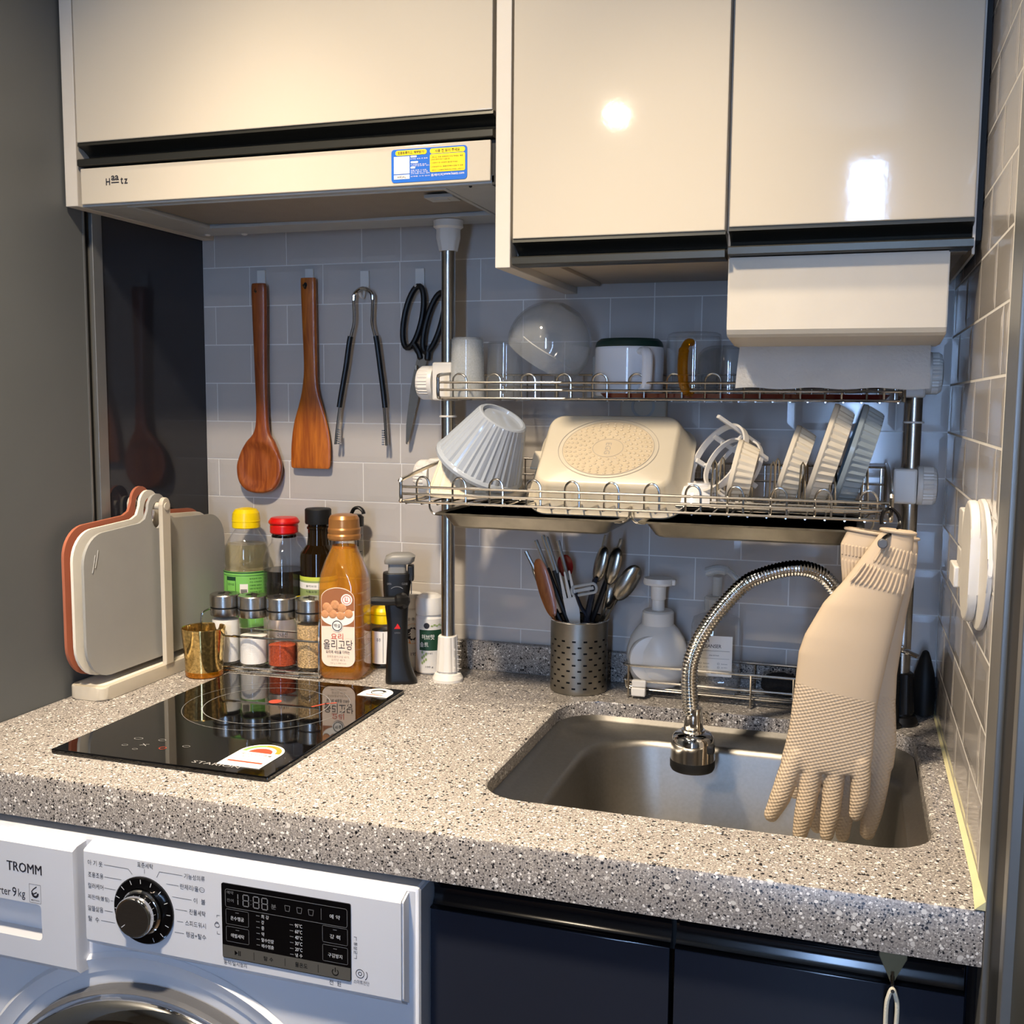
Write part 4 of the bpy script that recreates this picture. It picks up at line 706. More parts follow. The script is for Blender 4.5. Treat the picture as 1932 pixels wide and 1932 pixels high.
# ------------------------------------------------------------------ gold glass and spice rack
gg = E('candle_glass', 'gold mercury glass candle holder beside the chopping board stand', 'candle holder', (0.1065, -0.1775, 0))
bm = nb(); lathe(bm, [(0, 0.0003), (0.0255, 0.0003), (0.0268, 0.002), (0.0282, 0.03), (0.0318, 0.0715), (0.0315, 0.0725), (0.0305, 0.0715), (0.0265, 0.03), (0.0245, 0.010), (0, 0.009)], 48, (0.1065, -0.1775, 0)); O('cup', bm, 'gold', gg)
bm = nb(); lathe(bm, [(0.0256, 0.0002), (0.0272, 0.002), (0.0276, 0.0085), (0.0272, 0.009)], 48, (0.1065, -0.1775, 0)); O('base_band', bm, 'amber', gg)
JX = [0.1125, 0.1585, 0.2045, 0.2505]; JY = [-0.1285, -0.1255, -0.1215, -0.1175]; JT = 0.0095
sr = E('spice_rack', 'chrome wire spice rack holding four glass shakers', 'rack', (0.18, -0.122, 0))
bm = nb(); A, B = V((0.0865, -0.1545, 0)), V((0.278, -0.1435, 0)); C_, D_ = V((0.2745, -0.092, 0)), V((0.083, -0.103, 0))
for z, r in ((0.0028, 0.0017), (0.0085, 0.0015)): tube(bm, [A+V((0, 0, z)), B+V((0, 0, z)), C_+V((0, 0, z)), D_+V((0, 0, z))], r, 8, closed=True)
tube(bm, [A+V((0, 0, 0.0555)), B+V((0, 0, 0.0555))], 0.0019, 8); tube(bm, [C_+V((0, 0, 0.0555)), D_+V((0, 0, 0.0555))], 0.0016, 8)
for p, q in ((A, D_), (B, C_)): tube(bm, smooth_path([p+V((0, 0, 0.0028)), p+V((0, 0, 0.0555)), p+(q-p)*0.05+V((0, 0, 0.083)), p+(q-p)*0.2+V((0, 0, 0.0885)), p+(q-p)*0.8+V((0, 0, 0.0885)), q+(p-q)*0.05+V((0, 0, 0.083)), q+V((0, 0, 0.0555)), q+V((0, 0, 0.0028))], 4), 0.0017, 8)
for t in (0.2, 0.4, 0.6, 0.8): tube(bm, [A+(B-A)*t+V((0, 0, 0.007)), D_+(C_-D_)*t+V((0, 0, 0.007))], 0.0013, 6)
O('wire_frame', bm, 'chrome', sr)
FILL = [('salt', 0.066), ('salt', 0.044), ('pepper', 0.032), ('seeds', 0.066)]
LBL = ['glass shaker full of white salt, leftmost in the spice rack', 'glass shaker half full of white powder, second in the spice rack', 'glass shaker with red pepper powder in the spice rack', 'glass shaker full of sesame seeds, rightmost in the spice rack']
for i in range(4):
    c = (JX[i], JY[i], JT); j = E('spice_shaker', LBL[i], 'shaker', c, 'shakers in the spice rack')
    bm = nb(); lathe(bm, [(0, 0), (0.0195, 0), (0.0213, 0.002), (0.0213, 0.064), (0.0185, 0.070), (0.0185, 0.076)], 36, c); O('jar', bm, 'bottle', j)
    bm = nb(); f_, h = FILL[i]; lathe(bm, [(0, 0.0025), (0.0198, 0.0032), (0.0198, h), (0.012, h+0.002), (0, h+0.0015)], 32, c); O('contents', bm, f_, j)
    bm = nb(); lathe(bm, [(0.0186, 0.073), (0.0221, 0.073), (0.0225, 0.075), (0.0225, 0.084), (0.0216, 0.0845), (0.0216, 0.0862), (0.0227, 0.0867), (0.0227, 0.1035), (0.0215, 0.105), (0.012, 0.1045), (0, 0.1045), (0, 0.10), (0.018, 0.10)], 40, c); O('lid', bm, 'steel', j)
    bm = nb(); lathe(bm, [(0.0217, 0.0846), (0.0221, 0.0846), (0.0221, 0.0861), (0.0217, 0.0861)], 40, c); O('lid_seam', bm, 'dark', j)
    bm = nb(); patch(bm, [(0.012*cos(t), 0.012*sin(t)) for t in [R(200-15*k) for k in range(11)]], lambda u, v: (c[0]+u, c[1]+v*0.9, c[2]+0.1052)); O('lid_opening', bm, 'dark', j, sm=0)
    bm = nb(); box(bm, -0.006, 0.006, -0.0006, 0.0006, 0, 0.004, T=MX.Translation((c[0]+0.002, c[1], c[2]+0.1045)) @ MX.Rotation(R(-20), 4, 'Z')); O('lid_tab', bm, 'chrome', j, sm=0)
    if i == 2: bm = nb(); text(bm, '국내산', cyl(c[0], c[1], 0.0215, R(25), c[2]), 0.002, 0.051, 0.017, 0.007); O('lettering', bm, 'ink', j, sm=0)
# ------------------------------------------------------------------ bottles
def bottle(name, label, x, y, prof, m, cat='bottle', n=44):
    o = E(name, label, cat, (x, y, 0)); bm = nb(); lathe(bm, prof, n, (x, y, 0)); O('shell', bm, m, o); return o
VX, VY = 0.100, -0.047
vb = bottle('vinegar_bottle', 'clear plastic bottle with yellow cap and green label behind the shakers', VX, VY, [(0, 0.0005), (0.033, 0.0005), (0.0355, 0.004), (0.0355, 0.141), (0.0338, 0.1445), (0.0350, 0.150), (0.0352, 0.163), (0.033, 0.175), (0.028, 0.187), (0.0215, 0.197), (0.0175, 0.202), (0.0170, 0.207)], 'bottle')
bm = nb(); lathe(bm, [(0, 0.003), (0.034, 0.005), (0.034, 0.140), (0.0324, 0.1445), (0.0336, 0.150), (0.0336, 0.163), (0.0318, 0.175), (0.0300, 0.180), (0, 0.180)], 40, (VX, VY, 0)); O('liquid', bm, 'vinegar', vb)
bm = nb()
for k in range(9): tube(bm, [(VX+0.0350*sin(R(-60+t*26+k*16)), VY-0.0350*cos(R(-60+t*26+k*16)), 0.151+0.022*t) for t in (0, 0.25, 0.5, 0.75, 1)], 0.0007, 6)
O('spiral_ribs', bm, 'bottle', vb)
bm = nb(); lathe(bm, [(0.0205, 0.205), (0.0218, 0.206), (0.0216, 0.222), (0.0205, 0.229), (0.0165, 0.2345), (0.008, 0.2365), (0, 0.237)], 40, (VX, VY, 0)); lathe(bm, [(0.0216, 0.2150), (0.0222, 0.2155), (0.0222, 0.2165), (0.0216, 0.217)], 40, (VX, VY, 0)); O('cap', bm, 'ycap', vb)
f = cyl(VX, VY, 0.0358, R(28), 0.0165); f2 = cyl(VX, VY, 0.0360, R(28), 0.0165); f3 = cyl(VX, VY, 0.0362, R(28), 0.0165)
bm = nb(); gridpatch(bm, -0.058, 0.062, 0.035, 0.123, f, 40); lb = O('label', bm, 'green', vb)
bm = nb(); gridpatch(bm, -0.056, 0.060, 0.1205, 0.1222, f2, 40); gridpatch(bm, -0.056, 0.060, 0.1165, 0.1172, f2, 40)
gridpatch(bm, -0.034, -0.016, 0.109, 0.115, f2, 6); outline(bm, rect(-0.034, -0.016, 0.091, 0.115), 0.0008, f2); line2(bm, [(-0.034, 0.094), (-0.016, 0.094)], 0.0006, f2)
for k in range(9): text(bm, ['원재료명 식초', '주정 사과농축액', '내용량 500ml', '유통기한 별도표시', '보관방법 실온', '반품 구입처', '고객상담실', '포장재질 PET', '분리배출'][k], f2, 0.006, 0.112-k*0.0052, 0.020, 0.0026, left=True)
text(bm, '양조식초', f2, -0.025, 0.103, 0.013, 0.004)
O('dark_print', bm, 'dgreen', vb, sm=0)
bm = nb(); gridpatch(bm, -0.0345, -0.0155, 0.050, 0.089, f2, 6); gridpatch(bm, -0.009, 0.0035, 0.062, 0.104, f2, 5); O('white_print', bm, 'paper', vb, sm=0)
bm = nb(); z = 0.067
for k in range(20): w = random.choice((0.0006, 0.001, 0.0014)); gridpatch(bm, -0.0078, 0.0022, z, z+w, f3, 3); z += w+random.choice((0.0005, 0.0008))
for k in range(4): text(bm, ['소비자상담', '고객센터', '부정불량', '신고 1399'][k], f3, -0.025, 0.074-k*0.004, 0.014, 0.0024)
O('barcode', bm, 'ink', vb, sm=0)
SX_, SY_ = 0.1665, -0.045
sb = bottle('soy_sauce_bottle', 'clear bottle of dark soy sauce with a red cap', SX_, SY_, [(0, 0.0005), (0.031, 0.0005), (0.0335, 0.004), (0.0335, 0.152), (0.0325, 0.162), (0.0275, 0.175), (0.0205, 0.184), (0.0185, 0.194), (0.0185, 0.199)], 'bottle')
bm = nb(); lathe(bm, [(0, 0.003), (0.032, 0.005), (0.032, 0.142), (0, 0.142)], 40, (SX_, SY_, 0)); O('liquid', bm, 'soy', sb)
bm = nb(); lathe(bm, [(0.0185, 0.193), (0.0195, 0.1935), (0.0195, 0.1965), (0.0185, 0.197)], 36, (SX_, SY_, 0)); O('neck_ring', bm, 'soy', sb)
bm = nb(); lathe(bm, [(0, 0.199), (0.0205, 0.199), (0.0218, 0.201), (0.0218, 0.211), (0.0212, 0.2125), (0.0240, 0.2155), (0.0240, 0.2180), (0.0205, 0.223), (0.019, 0.2238), (0, 0.224)], 40, (SX_, SY_, 0)); O('cap', bm, 'rcap', sb)
bm = nb(); gridpatch(bm, -0.05, 0.05, 0.03, 0.104, cyl(SX_, SY_, 0.0338, R(28)), 36); O('label', bm, 'cream', sb)
bm = nb(); gridpatch(bm, -0.05, 0.05, 0.1025, 0.104, cyl(SX_, SY_, 0.0339, R(28)), 36); O('label_edge', bm, 'yellow', sb, sm=0)
OX, OY = 0.2255, -0.044
ob = bottle('olive_oil_bottle', 'dark glass oil bottle with a black cap and green label', OX, OY, [(0, 0.0005), (0.026, 0.0005), (0.0285, 0.004), (0.0285, 0.165), (0.0275, 0.172), (0.0225, 0.178), (0.0175, 0.184), (0.0160, 0.198), (0.0160, 0.208), (0.0175, 0.209), (0.0175, 0.212), (0.016, 0.213), (0.0155, 0.217)], 'olive')
bm = nb(); lathe(bm, [(0.0165, 0.216), (0.0195, 0.2165), (0.0202, 0.219), (0.0202, 0.2385), (0.019, 0.240), (0, 0.2402)], 36, (OX, OY, 0)); O('cap', bm, 'rubber', ob)
bm = nb(); gridpatch(bm, -0.046, 0.046, 0.03, 0.137, cyl(OX, OY, 0.0288, R(26)), 36); O('label', bm, 'lcdgreen', ob)
f = cyl(OX, OY, 0.0290, R(26)); bm = nb(); gridpatch(bm, -0.046, 0.046, 0.131, 0.137, f, 36); O('lime_band', bm, 'lime', ob, sm=0)
bm = nb(); gridpatch(bm, -0.046, 0.046, 0.118, 0.128, f, 36); O('white_band', bm, 'paper', ob, sm=0)
f = cyl(OX, OY, 0.0292, R(10)); bm = nb()
for k in range(8): text(bm, ['올리브유', '식품유형', '내용량 500ml', '원산지 스페인', '제조원', '수입원', '보관방법', '유통기한'][k], f, -0.012, 0.123-k*0.0085, 0.018, 0.0035, left=True)
O('lettering', bm, 'ink', ob, sm=0)
cb_ = bottle('pump_oil_bottle', 'clear slender bottle with a black spout behind the syrup bottle', 0.283, -0.034, [(0, 0.0005), (0.022, 0.0005), (0.0235, 0.003), (0.0235, 0.142), (0.020, 0.150), (0.0135, 0.156), (0.0125, 0.205), (0.0125, 0.216)], 'bottle')
bm = nb(); lathe(bm, [(0, 0.214), (0.0138, 0.214), (0.0138, 0.228), (0.010, 0.232), (0, 0.232)], 28, (0.283, -0.034, 0)); O('cap', bm, 'black', cb_)
bm = nb(); tube(bm, smooth_path([(0.277, -0.034, 0.232), (0.282, -0.034, 0.2405), (0.290, -0.034, 0.2425), (0.2965, -0.034, 0.238), (0.298, -0.034, 0.233)], 5), 0.0045, 10, flat=0.6); O('spout', bm, 'black', cb_)
f = cyl(0.283, -0.034, 0.0127, R(35)); bm = nb(); gridpatch(bm, -0.006, 0.012, 0.175, 0.176, f, 8); gridpatch(bm, -0.002, 0.004, 0.184, 0.196, f, 4); gridpatch(bm, -0.004, 0.010, 0.2, 0.202, f, 6); O('print', bm, 'ink', cb_, sm=0)
# syrup bottle: rounded square body
YX, YY = 0.3015, -0.1065
yb = E('syrup_bottle', 'large bottle of amber cooking syrup with a bronze cap by the hob', 'bottle', (YX, YY, 0))
AZ = R(9); RZ = MX.Translation((YX, YY, 0)) @ MX.Rotation(AZ, 4, 'Z')
def sq(w, r, z, d=1.0): return [tuple(RZ @ V((x, y*d, z))) for x, y in rrect(w, w, r, 7)]
prof = [(0.060, 0.012, 0.0006), (0.066, 0.014, 0.004), (0.067, 0.014, 0.012), (0.067, 0.014, 0.118), (0.067, 0.016, 0.140), (0.064, 0.022, 0.155), (0.055, 0.024, 0.172), (0.043, 0.0205, 0.186), (0.0375, 0.0186, 0.194), (0.0370, 0.0184, 0.206)]
bm = nb(); loft(bm, [sq(w, r, z) for w, r, z in prof], caps=False); O('shell', bm, 'bottle', yb, sm=45)
bm = nb(); loft(bm, [sq(w-0.0024, r, z+0.001) for w, r, z in prof[:-1]] + [sq(0.0352, 0.0176, 0.191)]); O('syrup', bm, 'oilhi', yb, sm=45)
bm = nb()
for k in range(7):
    z = 0.03+k*0.0165
    tube(bm, [RZ @ V(p) for p in ((0.012, -0.0338, z), (0.0225, -0.0338, z), (0.030, -0.0315, z), (0.0336, -0.022, z), (0.0338, 0.02, z))], 0.0009, 6)
O('body_ribs', bm, 'bottle', yb)
bm = nb(); lathe(bm, [(0.0185, 0.203), (0.0235, 0.2035), (0.0245, 0.206), (0.0245, 0.210), (0.0232, 0.2125), (0.0240, 0.2155), (0.0240, 0.219), (0.0228, 0.2215), (0.0222, 0.234), (0.0195, 0.239), (0.012, 0.2408), (0, 0.2412)], 44, (YX, YY, 0)); O('cap', bm, 'bronze', yb)
fl = lambda d: (lambda u, v: tuple(RZ @ V((u+0.0005, -0.0335-d, v))))
LW, LT, LB = 0.050, 0.1375, 0.021
def labelpoly(y0, y1, w): return [(-w/2, y0), (w/2, y0), (w/2, y1), (-w/2, y1)]
bm = nb(); pol = [(LW/2*cos(t)*1.0, LT-0.016+0.016*sin(t)) for t in [pi*k/14 for k in range(15)]] + [(-LW/2, LB+0.012)] + [(-LW/2+0.012-0.012*cos(t), LB+0.012-0.012*sin(t)) for t in [pi/2*k/6 for k in range(1, 7)]] + [(LW/2-0.012+0.012*sin(t), LB+0.012-0.012*cos(t)) for t in [pi/2*k/6 for k in range(7)]]
prism(bm, pol, lambda u, v, w: fl(w)(u, v), 0.0004, 0.0008); O('label', bm, 'cream', yb, sm=0)
bm = nb(); patch(bm, [(LW/2*0.98*cos(t), LT-0.0165+0.0155*sin(t)) for t in [pi*k/14 for k in range(15)]] + [(-LW/2*0.98, 0.0805), (LW/2*0.98, 0.0805)], fl(0.0010)); O('brown_field', bm, 'tan', yb, sm=0)
bm = nb(); patch(bm, [(0.0245*cos(t), 0.094+0.013*sin(t)) for t in [pi+pi*k/16 for k in range(17)]] + [(0.0245, 0.104), (-0.0245, 0.098)], fl(0.0012)); patch(bm, circ(0.0135, 0.120, 0.0085, 24), fl(0.0014)); patch(bm, circ(-0.001, 0.0815, 0.0088, 20), fl(0.0016)); O('plate_print', bm, 'paper', yb, sm=0)
bm = nb()
for u, v, r in ((-0.0165, 0.109, 0.0062), (-0.004, 0.112, 0.0068), (0.0065, 0.1075, 0.0068), (-0.019, 0.098, 0.006), (-0.0075, 0.0985, 0.0066), (0.0045, 0.0965, 0.0064), (0.0165, 0.0995, 0.0064), (-0.0125, 0.1055, 0.006)): bmesh.ops.create_uvsphere(bm, u_segments=12, v_segments=6, radius=1, matrix=MX.Translation(fl(0.0014)(u, v)) @ MX.Rotation(AZ, 4, 'Z') @ MX.Diagonal((r, 0.0008, r, 1)))
O('meatball_print', bm, 'meat', yb)
bm = nb(); arc(bm, 0.0135, 0.120, 0.0058, 0.0066, 0, 2*pi, fl(0.0017)); patch(bm, rect(0.0112, 0.0158, 0.1172, 0.1182), fl(0.0017)); patch(bm, rect(0.0112, 0.0122, 0.1172, 0.1235), fl(0.0017)); patch(bm, rect(0.0142, 0.0150, 0.1182, 0.1235), fl(0.0017)); text(bm, '요리', fl(0.0012), -0.0015, 0.0655, 0.0185, 0.0095); O('orange_print', bm, 'red', yb, sm=0)
bm = nb(); text(bm, '올리고당', fl(0.0012), 0, 0.0535, 0.044, 0.0145); text(bm, '요리에 세심을 더하는', fl(0.0012), -0.0005, 0.0425, 0.036, 0.005, True); arc(bm, -0.001, 0.0815, 0.0066, 0.0078, 0, 2*pi, fl(0.0018)); text(bm, '백설', fl(0.0018), -0.001, 0.0815, 0.0095, 0.0058, True); O('lettering', bm, 'ink', yb, sm=0)
bm = nb(); text(bm, '프락토올리고당 60 %,', fl(0.0012), 0.0, 0.0355, 0.034, 0.0038); text(bm, '요리당 40 %', fl(0.0012), 0.0, 0.0308, 0.021, 0.0038); text(bm, '700 g (1,900 kcal)', fl(0.0012), 0.0, 0.0255, 0.024, 0.003); O('small_print', bm, 'under', yb, sm=0)
# ------------------------------------------------------------------ detachable pan handle standing upright
ph = E('pan_handle', 'black detachable pan handle with a grey thumb button standing upright', 'pan handle', (0.3935, -0.118, 0))
RH = MX.Translation((0.3935, -0.118, 0)) @ MX.Rotation(R(22), 4, 'Z')
def sec(z, w, d, cx=0.0, r=0.35): return [tuple(RH @ V((x+cx, y, z))) for x, y in rrect(w, d, min(w, d)*r, 5)]
bm = nb(); loft(bm, [sec(z, w, d, c) for z, w, d, c in interp([(0.0005, 0.044, 0.030, 0.003), (0.004, 0.045, 0.032, 0.003), (0.015, 0.040, 0.030, 0.001), (0.04, 0.032, 0.026, -0.002), (0.08, 0.029, 0.025, -0.002), (0.115, 0.034, 0.027, -0.003), (0.135, 0.038, 0.028, -0.003), (0.158, 0.041, 0.029, -0.002), (0.1615, 0.039, 0.027, -0.002)], 40)]); O('grip', bm, 'black', ph, sm=50)
bm = nb(); loft(bm, [sec(z, w, d, c, 0.2) for z, w, d, c in ((0.1615, 0.026, 0.020, -0.002), (0.176, 0.025, 0.019, -0.002))]); loft(bm, [sec(z, w, d, c, 0.3) for z, w, d, c in ((0.1745, 0.038, 0.026, -0.001), (0.178, 0.043, 0.030, 0.001), (0.185, 0.042, 0.030, 0.003), (0.189, 0.028, 0.024, 0.004))]); O('thumb_button', bm, 'midgrey', ph, sm=50)
bm = nb(); box(bm, 0.013, 0.022, -0.011, 0.011, 0.150, 0.172, 0.002, T=RH); O('jaw', bm, 'black', ph); bm = nb(); box(bm, 0.0175, 0.0190, -0.0115, 0.0115, 0.132, 0.158, T=RH); O('jaw_plate', bm, 'chrome', ph, sm=0)
bm = nb(); tube(bm, [RH @ V(p) for p in smooth_path([(0.006, -0.015, 0.122), (0.002, -0.021, 0.124), (-0.012, -0.023, 0.1235), (-0.038, -0.023, 0.1245)], 5)], [0.012]*4+[0.009]*4+[0.0062]*7+[0.005], 12); O('lever', bm, 'black', ph)
fh = lambda u, v: tuple(RH @ V((u, -0.0150, v))); bm = nb()
patch(bm, [(-0.0065, 0.0815), (0.0025, 0.0815), (0.001, 0.0855), (-0.0015, 0.0893), (-0.0035, 0.0855)], lambda u, v: tuple(RH @ V((u, -0.0131, v)))); O('red_arrow', bm, 'rcap', ph, sm=0)
bm = nb(); arc(bm, -0.002, 0.130, 0.0125, 0.0135, R(50), R(130), fh); text(bm, 'OPEN', fh, -0.013, 0.147, 0.006, 0.003); text(bm, 'CLOSE', fh, 0.009, 0.147, 0.008, 0.003); text(bm, 'OPEN', lambda u, v: tuple(RH @ V((u, -0.0131, v))), -0.002, 0.0755, 0.008, 0.0022); O('print', bm, 'dimprint', ph, sm=0)
# ------------------------------------------------------------------ small jars behind the handle
j1 = bottle('seasoning_jar', 'small seasoning jar with a yellow cap behind the pan handle', 0.3335, -0.042, [(0, 0.0005), (0.017, 0.0005), (0.0185, 0.003), (0.0185, 0.062), (0.016, 0.068), (0.0155, 0.072)], 'bottle', 'jar', 32)
bm = nb(); lathe(bm, [(0, 0.003), (0.0172, 0.004), (0.0172, 0.058), (0, 0.060)], 28, (0.3335, -0.042, 0)); O('contents', bm, 'soy', j1)
bm = nb(); lathe(bm, [(0, 0.069), (0.0185, 0.069), (0.0190, 0.071), (0.0190, 0.082), (0.0205, 0.084), (0.0205, 0.088), (0.018, 0.0925), (0, 0.0945)], 32, (0.3335, -0.042, 0)); O('cap', bm, 'ycap', j1)
bm = nb(); gridpatch(bm, -0.022, 0.022, 0.008, 0.058, cyl(0.3335, -0.042, 0.0187, R(28)), 20); O('label', bm, 'paper', j1)
f = cyl(0.3335, -0.042, 0.0189, R(24)); bm = nb(); line2(bm, [(0, 0.010), (0, 0.056)], 0.0007, f)
for k in range(5): gridpatch(bm, 0.006, 0.011, 0.018+k*0.004, 0.020+k*0.004, f, 3)
text(bm, '후추', f, -0.007, 0.045, 0.007, 0.006); O('lettering', bm, 'ink', j1, sm=0)
j2 = E('salt_bottle', 'white seasoning bottle with an orange round label behind the pan handle', 'bottle', (0.3765, -0.042, 0))
bm = nb(); lathe(bm, [(0, 0.0005), (0.0195, 0.0005), (0.021, 0.003), (0.021, 0.09), (0.019, 0.096), (0, 0.0965)], 36, (0.3765, -0.042, 0)); O('body', bm, 'pw', j2)
bm = nb(); lathe(bm, [(0, 0.096), (0.0205, 0.0965), (0.0208, 0.112), (0.018, 0.117), (0, 0.1185)], 36, (0.3765, -0.042, 0)); O('cap', bm, 'pw', j2)
bm = nb(); f = cyl(0.3765, -0.042, 0.0212, R(38)); patch(bm, [(u, v) for u, v in circ(0, 0.0585, 0.0135, 24, 0.0155)], f); O('round_label', bm, 'orange', j2, sm=0)
bm = nb(); f = cyl(0.3765, -0.042, 0.0214, R(38)); patch(bm, [(0.0105*cos(2*pi*k/24)*(1 if k % 2 else 0.85), 0.0585+0.0105*sin(2*pi*k/24)*(1 if k % 2 else 0.85)) for k in range(24)], f); O('badge', bm, 'ink', j2, sm=0)
bm = nb(); f = cyl(0.3765, -0.042, 0.0216, R(38)); text(bm, '소금', f, 0.0, 0.0585, 0.014, 0.008, True); O('badge_text', bm, 'paper', j2, sm=0)
bm = nb(); text(bm, '맛 좋은', f, 0.0, 0.081, 0.017, 0.0045); text(bm, '1956', f, 0.003, 0.0275, 0.012, 0.005); O('lettering', bm, 'ink', j2, sm=0)
j3 = E('herb_salt_bottle', 'white-capped seasoning bottle with a dark green label beside the rack pole', 'bottle', (0.4125, -0.047, 0))
bm = nb(); lathe(bm, [(0, 0.0005), (0.0195, 0.0005), (0.0215, 0.003), (0.0215, 0.084), (0.019, 0.0885), (0, 0.089)], 36, (0.4125, -0.047, 0)); O('body', bm, 'pw', j3)
bm = nb(); lathe(bm, [(0, 0.0885), (0.0200, 0.0885), (0.0215, 0.0905), (0.0218, 0.107), (0.0195, 0.115), (0.012, 0.1195), (0, 0.1205)], 36, (0.4125, -0.047, 0)); O('cap', bm, 'pw', j3)
bm = nb(); f = cyl(0.4125, -0.047, 0.0217, R(20)); gridpatch(bm, -0.016, 0.032, 0.037, 0.068, f, 20); O('label', bm, 'dgreen', j3)
bm = nb(); f = cyl(0.4125, -0.047, 0.0219, R(20)); text(bm, '허브맛', f, -0.002, 0.0575, 0.020, 0.0075, True); text(bm, '솔트', f, -0.008, 0.046, 0.0135, 0.0075, True); O('label_text', bm, 'paper', j3, sm=0)
bm = nb()
for k in range(7): patch(bm, circ(-0.011+0.003*(k % 3), 0.018+k*0.0027, 0.0016, 8, 0.0024), f)
for k in range(5): patch(bm, circ(0.004+0.004*k, 0.074+0.0015*(k % 2), 0.0022, 8, 0.0014), f)
O('leaf_print', bm, 'lcdgreen', j3, sm=0)
bm = nb(); text(bm, '허브 솔트', f, 0, 0.033, 0.010, 0.003); text(bm, '100 g', f, 0, 0.012, 0.012, 0.0035); patch(bm, circ(-0.004, 0.0745, 0.0045, 14), f); O('lettering', bm, 'ink', j3, sm=0)
# ------------------------------------------------------------------ utensil holder and cutlery
UX, UY, UR, UH = 0.6485, -0.066, 0.0405, 0.1025
uh = E('utensil_holder', 'perforated stainless steel cylinder holding cutlery beside the sink', 'utensil holder', (UX, UY, 0))
bm = nb(); nc = 96
zs = [0.0006, 0.002]; rows = []
for k in range(9): zs += [0.0090+k*0.0083, 0.0115+k*0.0083]; rows.append(len(zs)-2)
zs += [UH-0.002, UH]
g = [[bm.verts.new((UX+(UR*(0.985 if i == 0 else 1))*cos(2*pi*k/nc), UY+UR*(0.985 if i == 0 else 1)*sin(2*pi*k/nc), zz)) for k in range(nc)] for i, zz in enumerate(zs)]
for i in range(len(zs)-1):
    for k in range(nc):
        if i in rows and ((k + (3 if rows.index(i) % 2 else 0)) % 6) in (0, 1): continue
        bm.faces.new((g[i][k], g[i][(k+1) % nc], g[i+1][(k+1) % nc], g[i+1][k]))
bm.faces.new(g[0][::-1]); bmesh.ops.solidify(bm, geom=bm.faces[:], thickness=0.0008)
O('cylinder', bm, 'silver2', uh, sm=30)
bm = nb(); tube(bm, [(UX+UR*cos(2*pi*k/48), UY+UR*sin(2*pi*k/48), UH) for k in range(48)], 0.0014, 8, closed=True); O('rim', bm, 'chrome', uh)
bm = nb(); lathe(bm, [(0.036, 0.004), (0.0375, 0.006), (0.0375, 0.092), (0.0365, 0.092), (0.0365, 0.006)], 40, (UX, UY, 0)); O('shade_sleeve', bm, 'dark', uh)  # dark sleeve stands in for the shade behind the slots
def at_u(px, pz, y): return V((px, y, pz))
def frame_to(a, b, face):
    """matrix: local z from a towards b, local -y turned to 'face'"""
    z = (V(b)-V(a)).normalized(); f = V(face); y = -(f-z*f.dot(z)).normalized(); x = y.cross(z); return MX(((x.x, y.x, z.x, a[0]), (x.y, y.y, z.y, a[1]), (x.z, y.z, z.z, a[2]), (0, 0, 0, 1)))
def stick(label, a, b, r=0.0027, m='steel', hand=None):
    o = E('chopstick', label, 'chopstick', a, 'chopsticks in the utensil holder'); bm = nb(); a, b = V(a), V(b); tube(bm, [a, a+(b-a)*0.5, b], [r*0.8, r, r*1.05], 8); O('stick', bm, m, o)
    if hand: bm = nb(); tube(bm, [a, a+(b-a)*hand], [r*1.35, r*1.45], 8); O('grip', bm, 'black', o)
CN = 'steel chopstick with black grip, '
B0 = V((UX, UY, 0.012))
for lab, p, h in (('leftmost, sticking out past the rim', (0.5662, -0.060, 0.1928), 0.55), ('second from left above the wooden spoon', (0.5811, -0.060, 0.2097), 0.80), ('third from left, one of the tall pair', (0.5913, -0.060, 0.2170), 0.76), ('fourth from left, one of the tall pair', (0.5968, -0.060, 0.2150), 0.75), ('upright one in front of the red spoon', (0.6141, -0.060, 0.2105), 0.72), ('tilting right behind the two raised spoons', (0.6823, -0.055, 0.2213), 0.70), ('rightmost, tip just above the spoon bowl', (0.7042, -0.055, 0.2163), 0.82)):
    bx = UX+(0.022 if p[0] < UX else -0.012)
    stick(CN+lab, (bx-0.004*(p[0] < 0.6), UY+(p[1]-UY)*0.2, 0.012), p, hand=h)
def spoon(name, label, a, b, face, w, l, m, hm=None, bend=0.004, group='spoons in the utensil holder', deep=0.006):
    """handle from a up to the neck, bowl of width w and length l ending at b"""
    o = E(name, label, 'spoon' if name != 'fork' else 'fork', a, group); T = frame_to(a, b, face); L_ = (V(b)-V(a)).length; n0 = L_-l
    bm = nb(); rings = []
    for i in range(15):
        t = i/14; ang = t*pi; z = n0+l*(1-cos(ang))/2; hw = max(0.0016, w/2*sin(ang)**0.8*(1.0+0.12*t)); d = deep*sin(ang); off = bend*(1-t)
        ring = []
        for k in range(9): s = -1+2*k/8; ring.append((s*hw, off+d*(1-s*s)-0.0006, z))
        for k in range(9): s = 1-2*k/8; ring.append((s*hw*0.97, off+d*(1-s*s)+0.0007, z))
        rings.append([tuple(T @ V(p)) for p in ring])
    loft(bm, rings); O('bowl', bm, m, o, sm=60)
    bm = nb(); hp = smooth_path([(0, 0, 0), (0, 0, n0*0.6), (0, bend*0.3, n0*0.85), (0, bend, n0+0.003)], 4); tube(bm, [T @ V(p) for p in hp], [0.0036]*8+[0.003]*2+[0.0022]*(len(hp)-10), 10, flat=0.6); O('handle', bm, hm or m, o)
    return o
spoon('spoon', 'steel spoon with its back to the camera, left of the raised pair', (0.642, -0.056, 0.012), (0.6825, -0.060, 0.2056), (0.5, 0.9, 0), 0.0215, 0.052, 'silver', group='steel spoons raised in the holder')
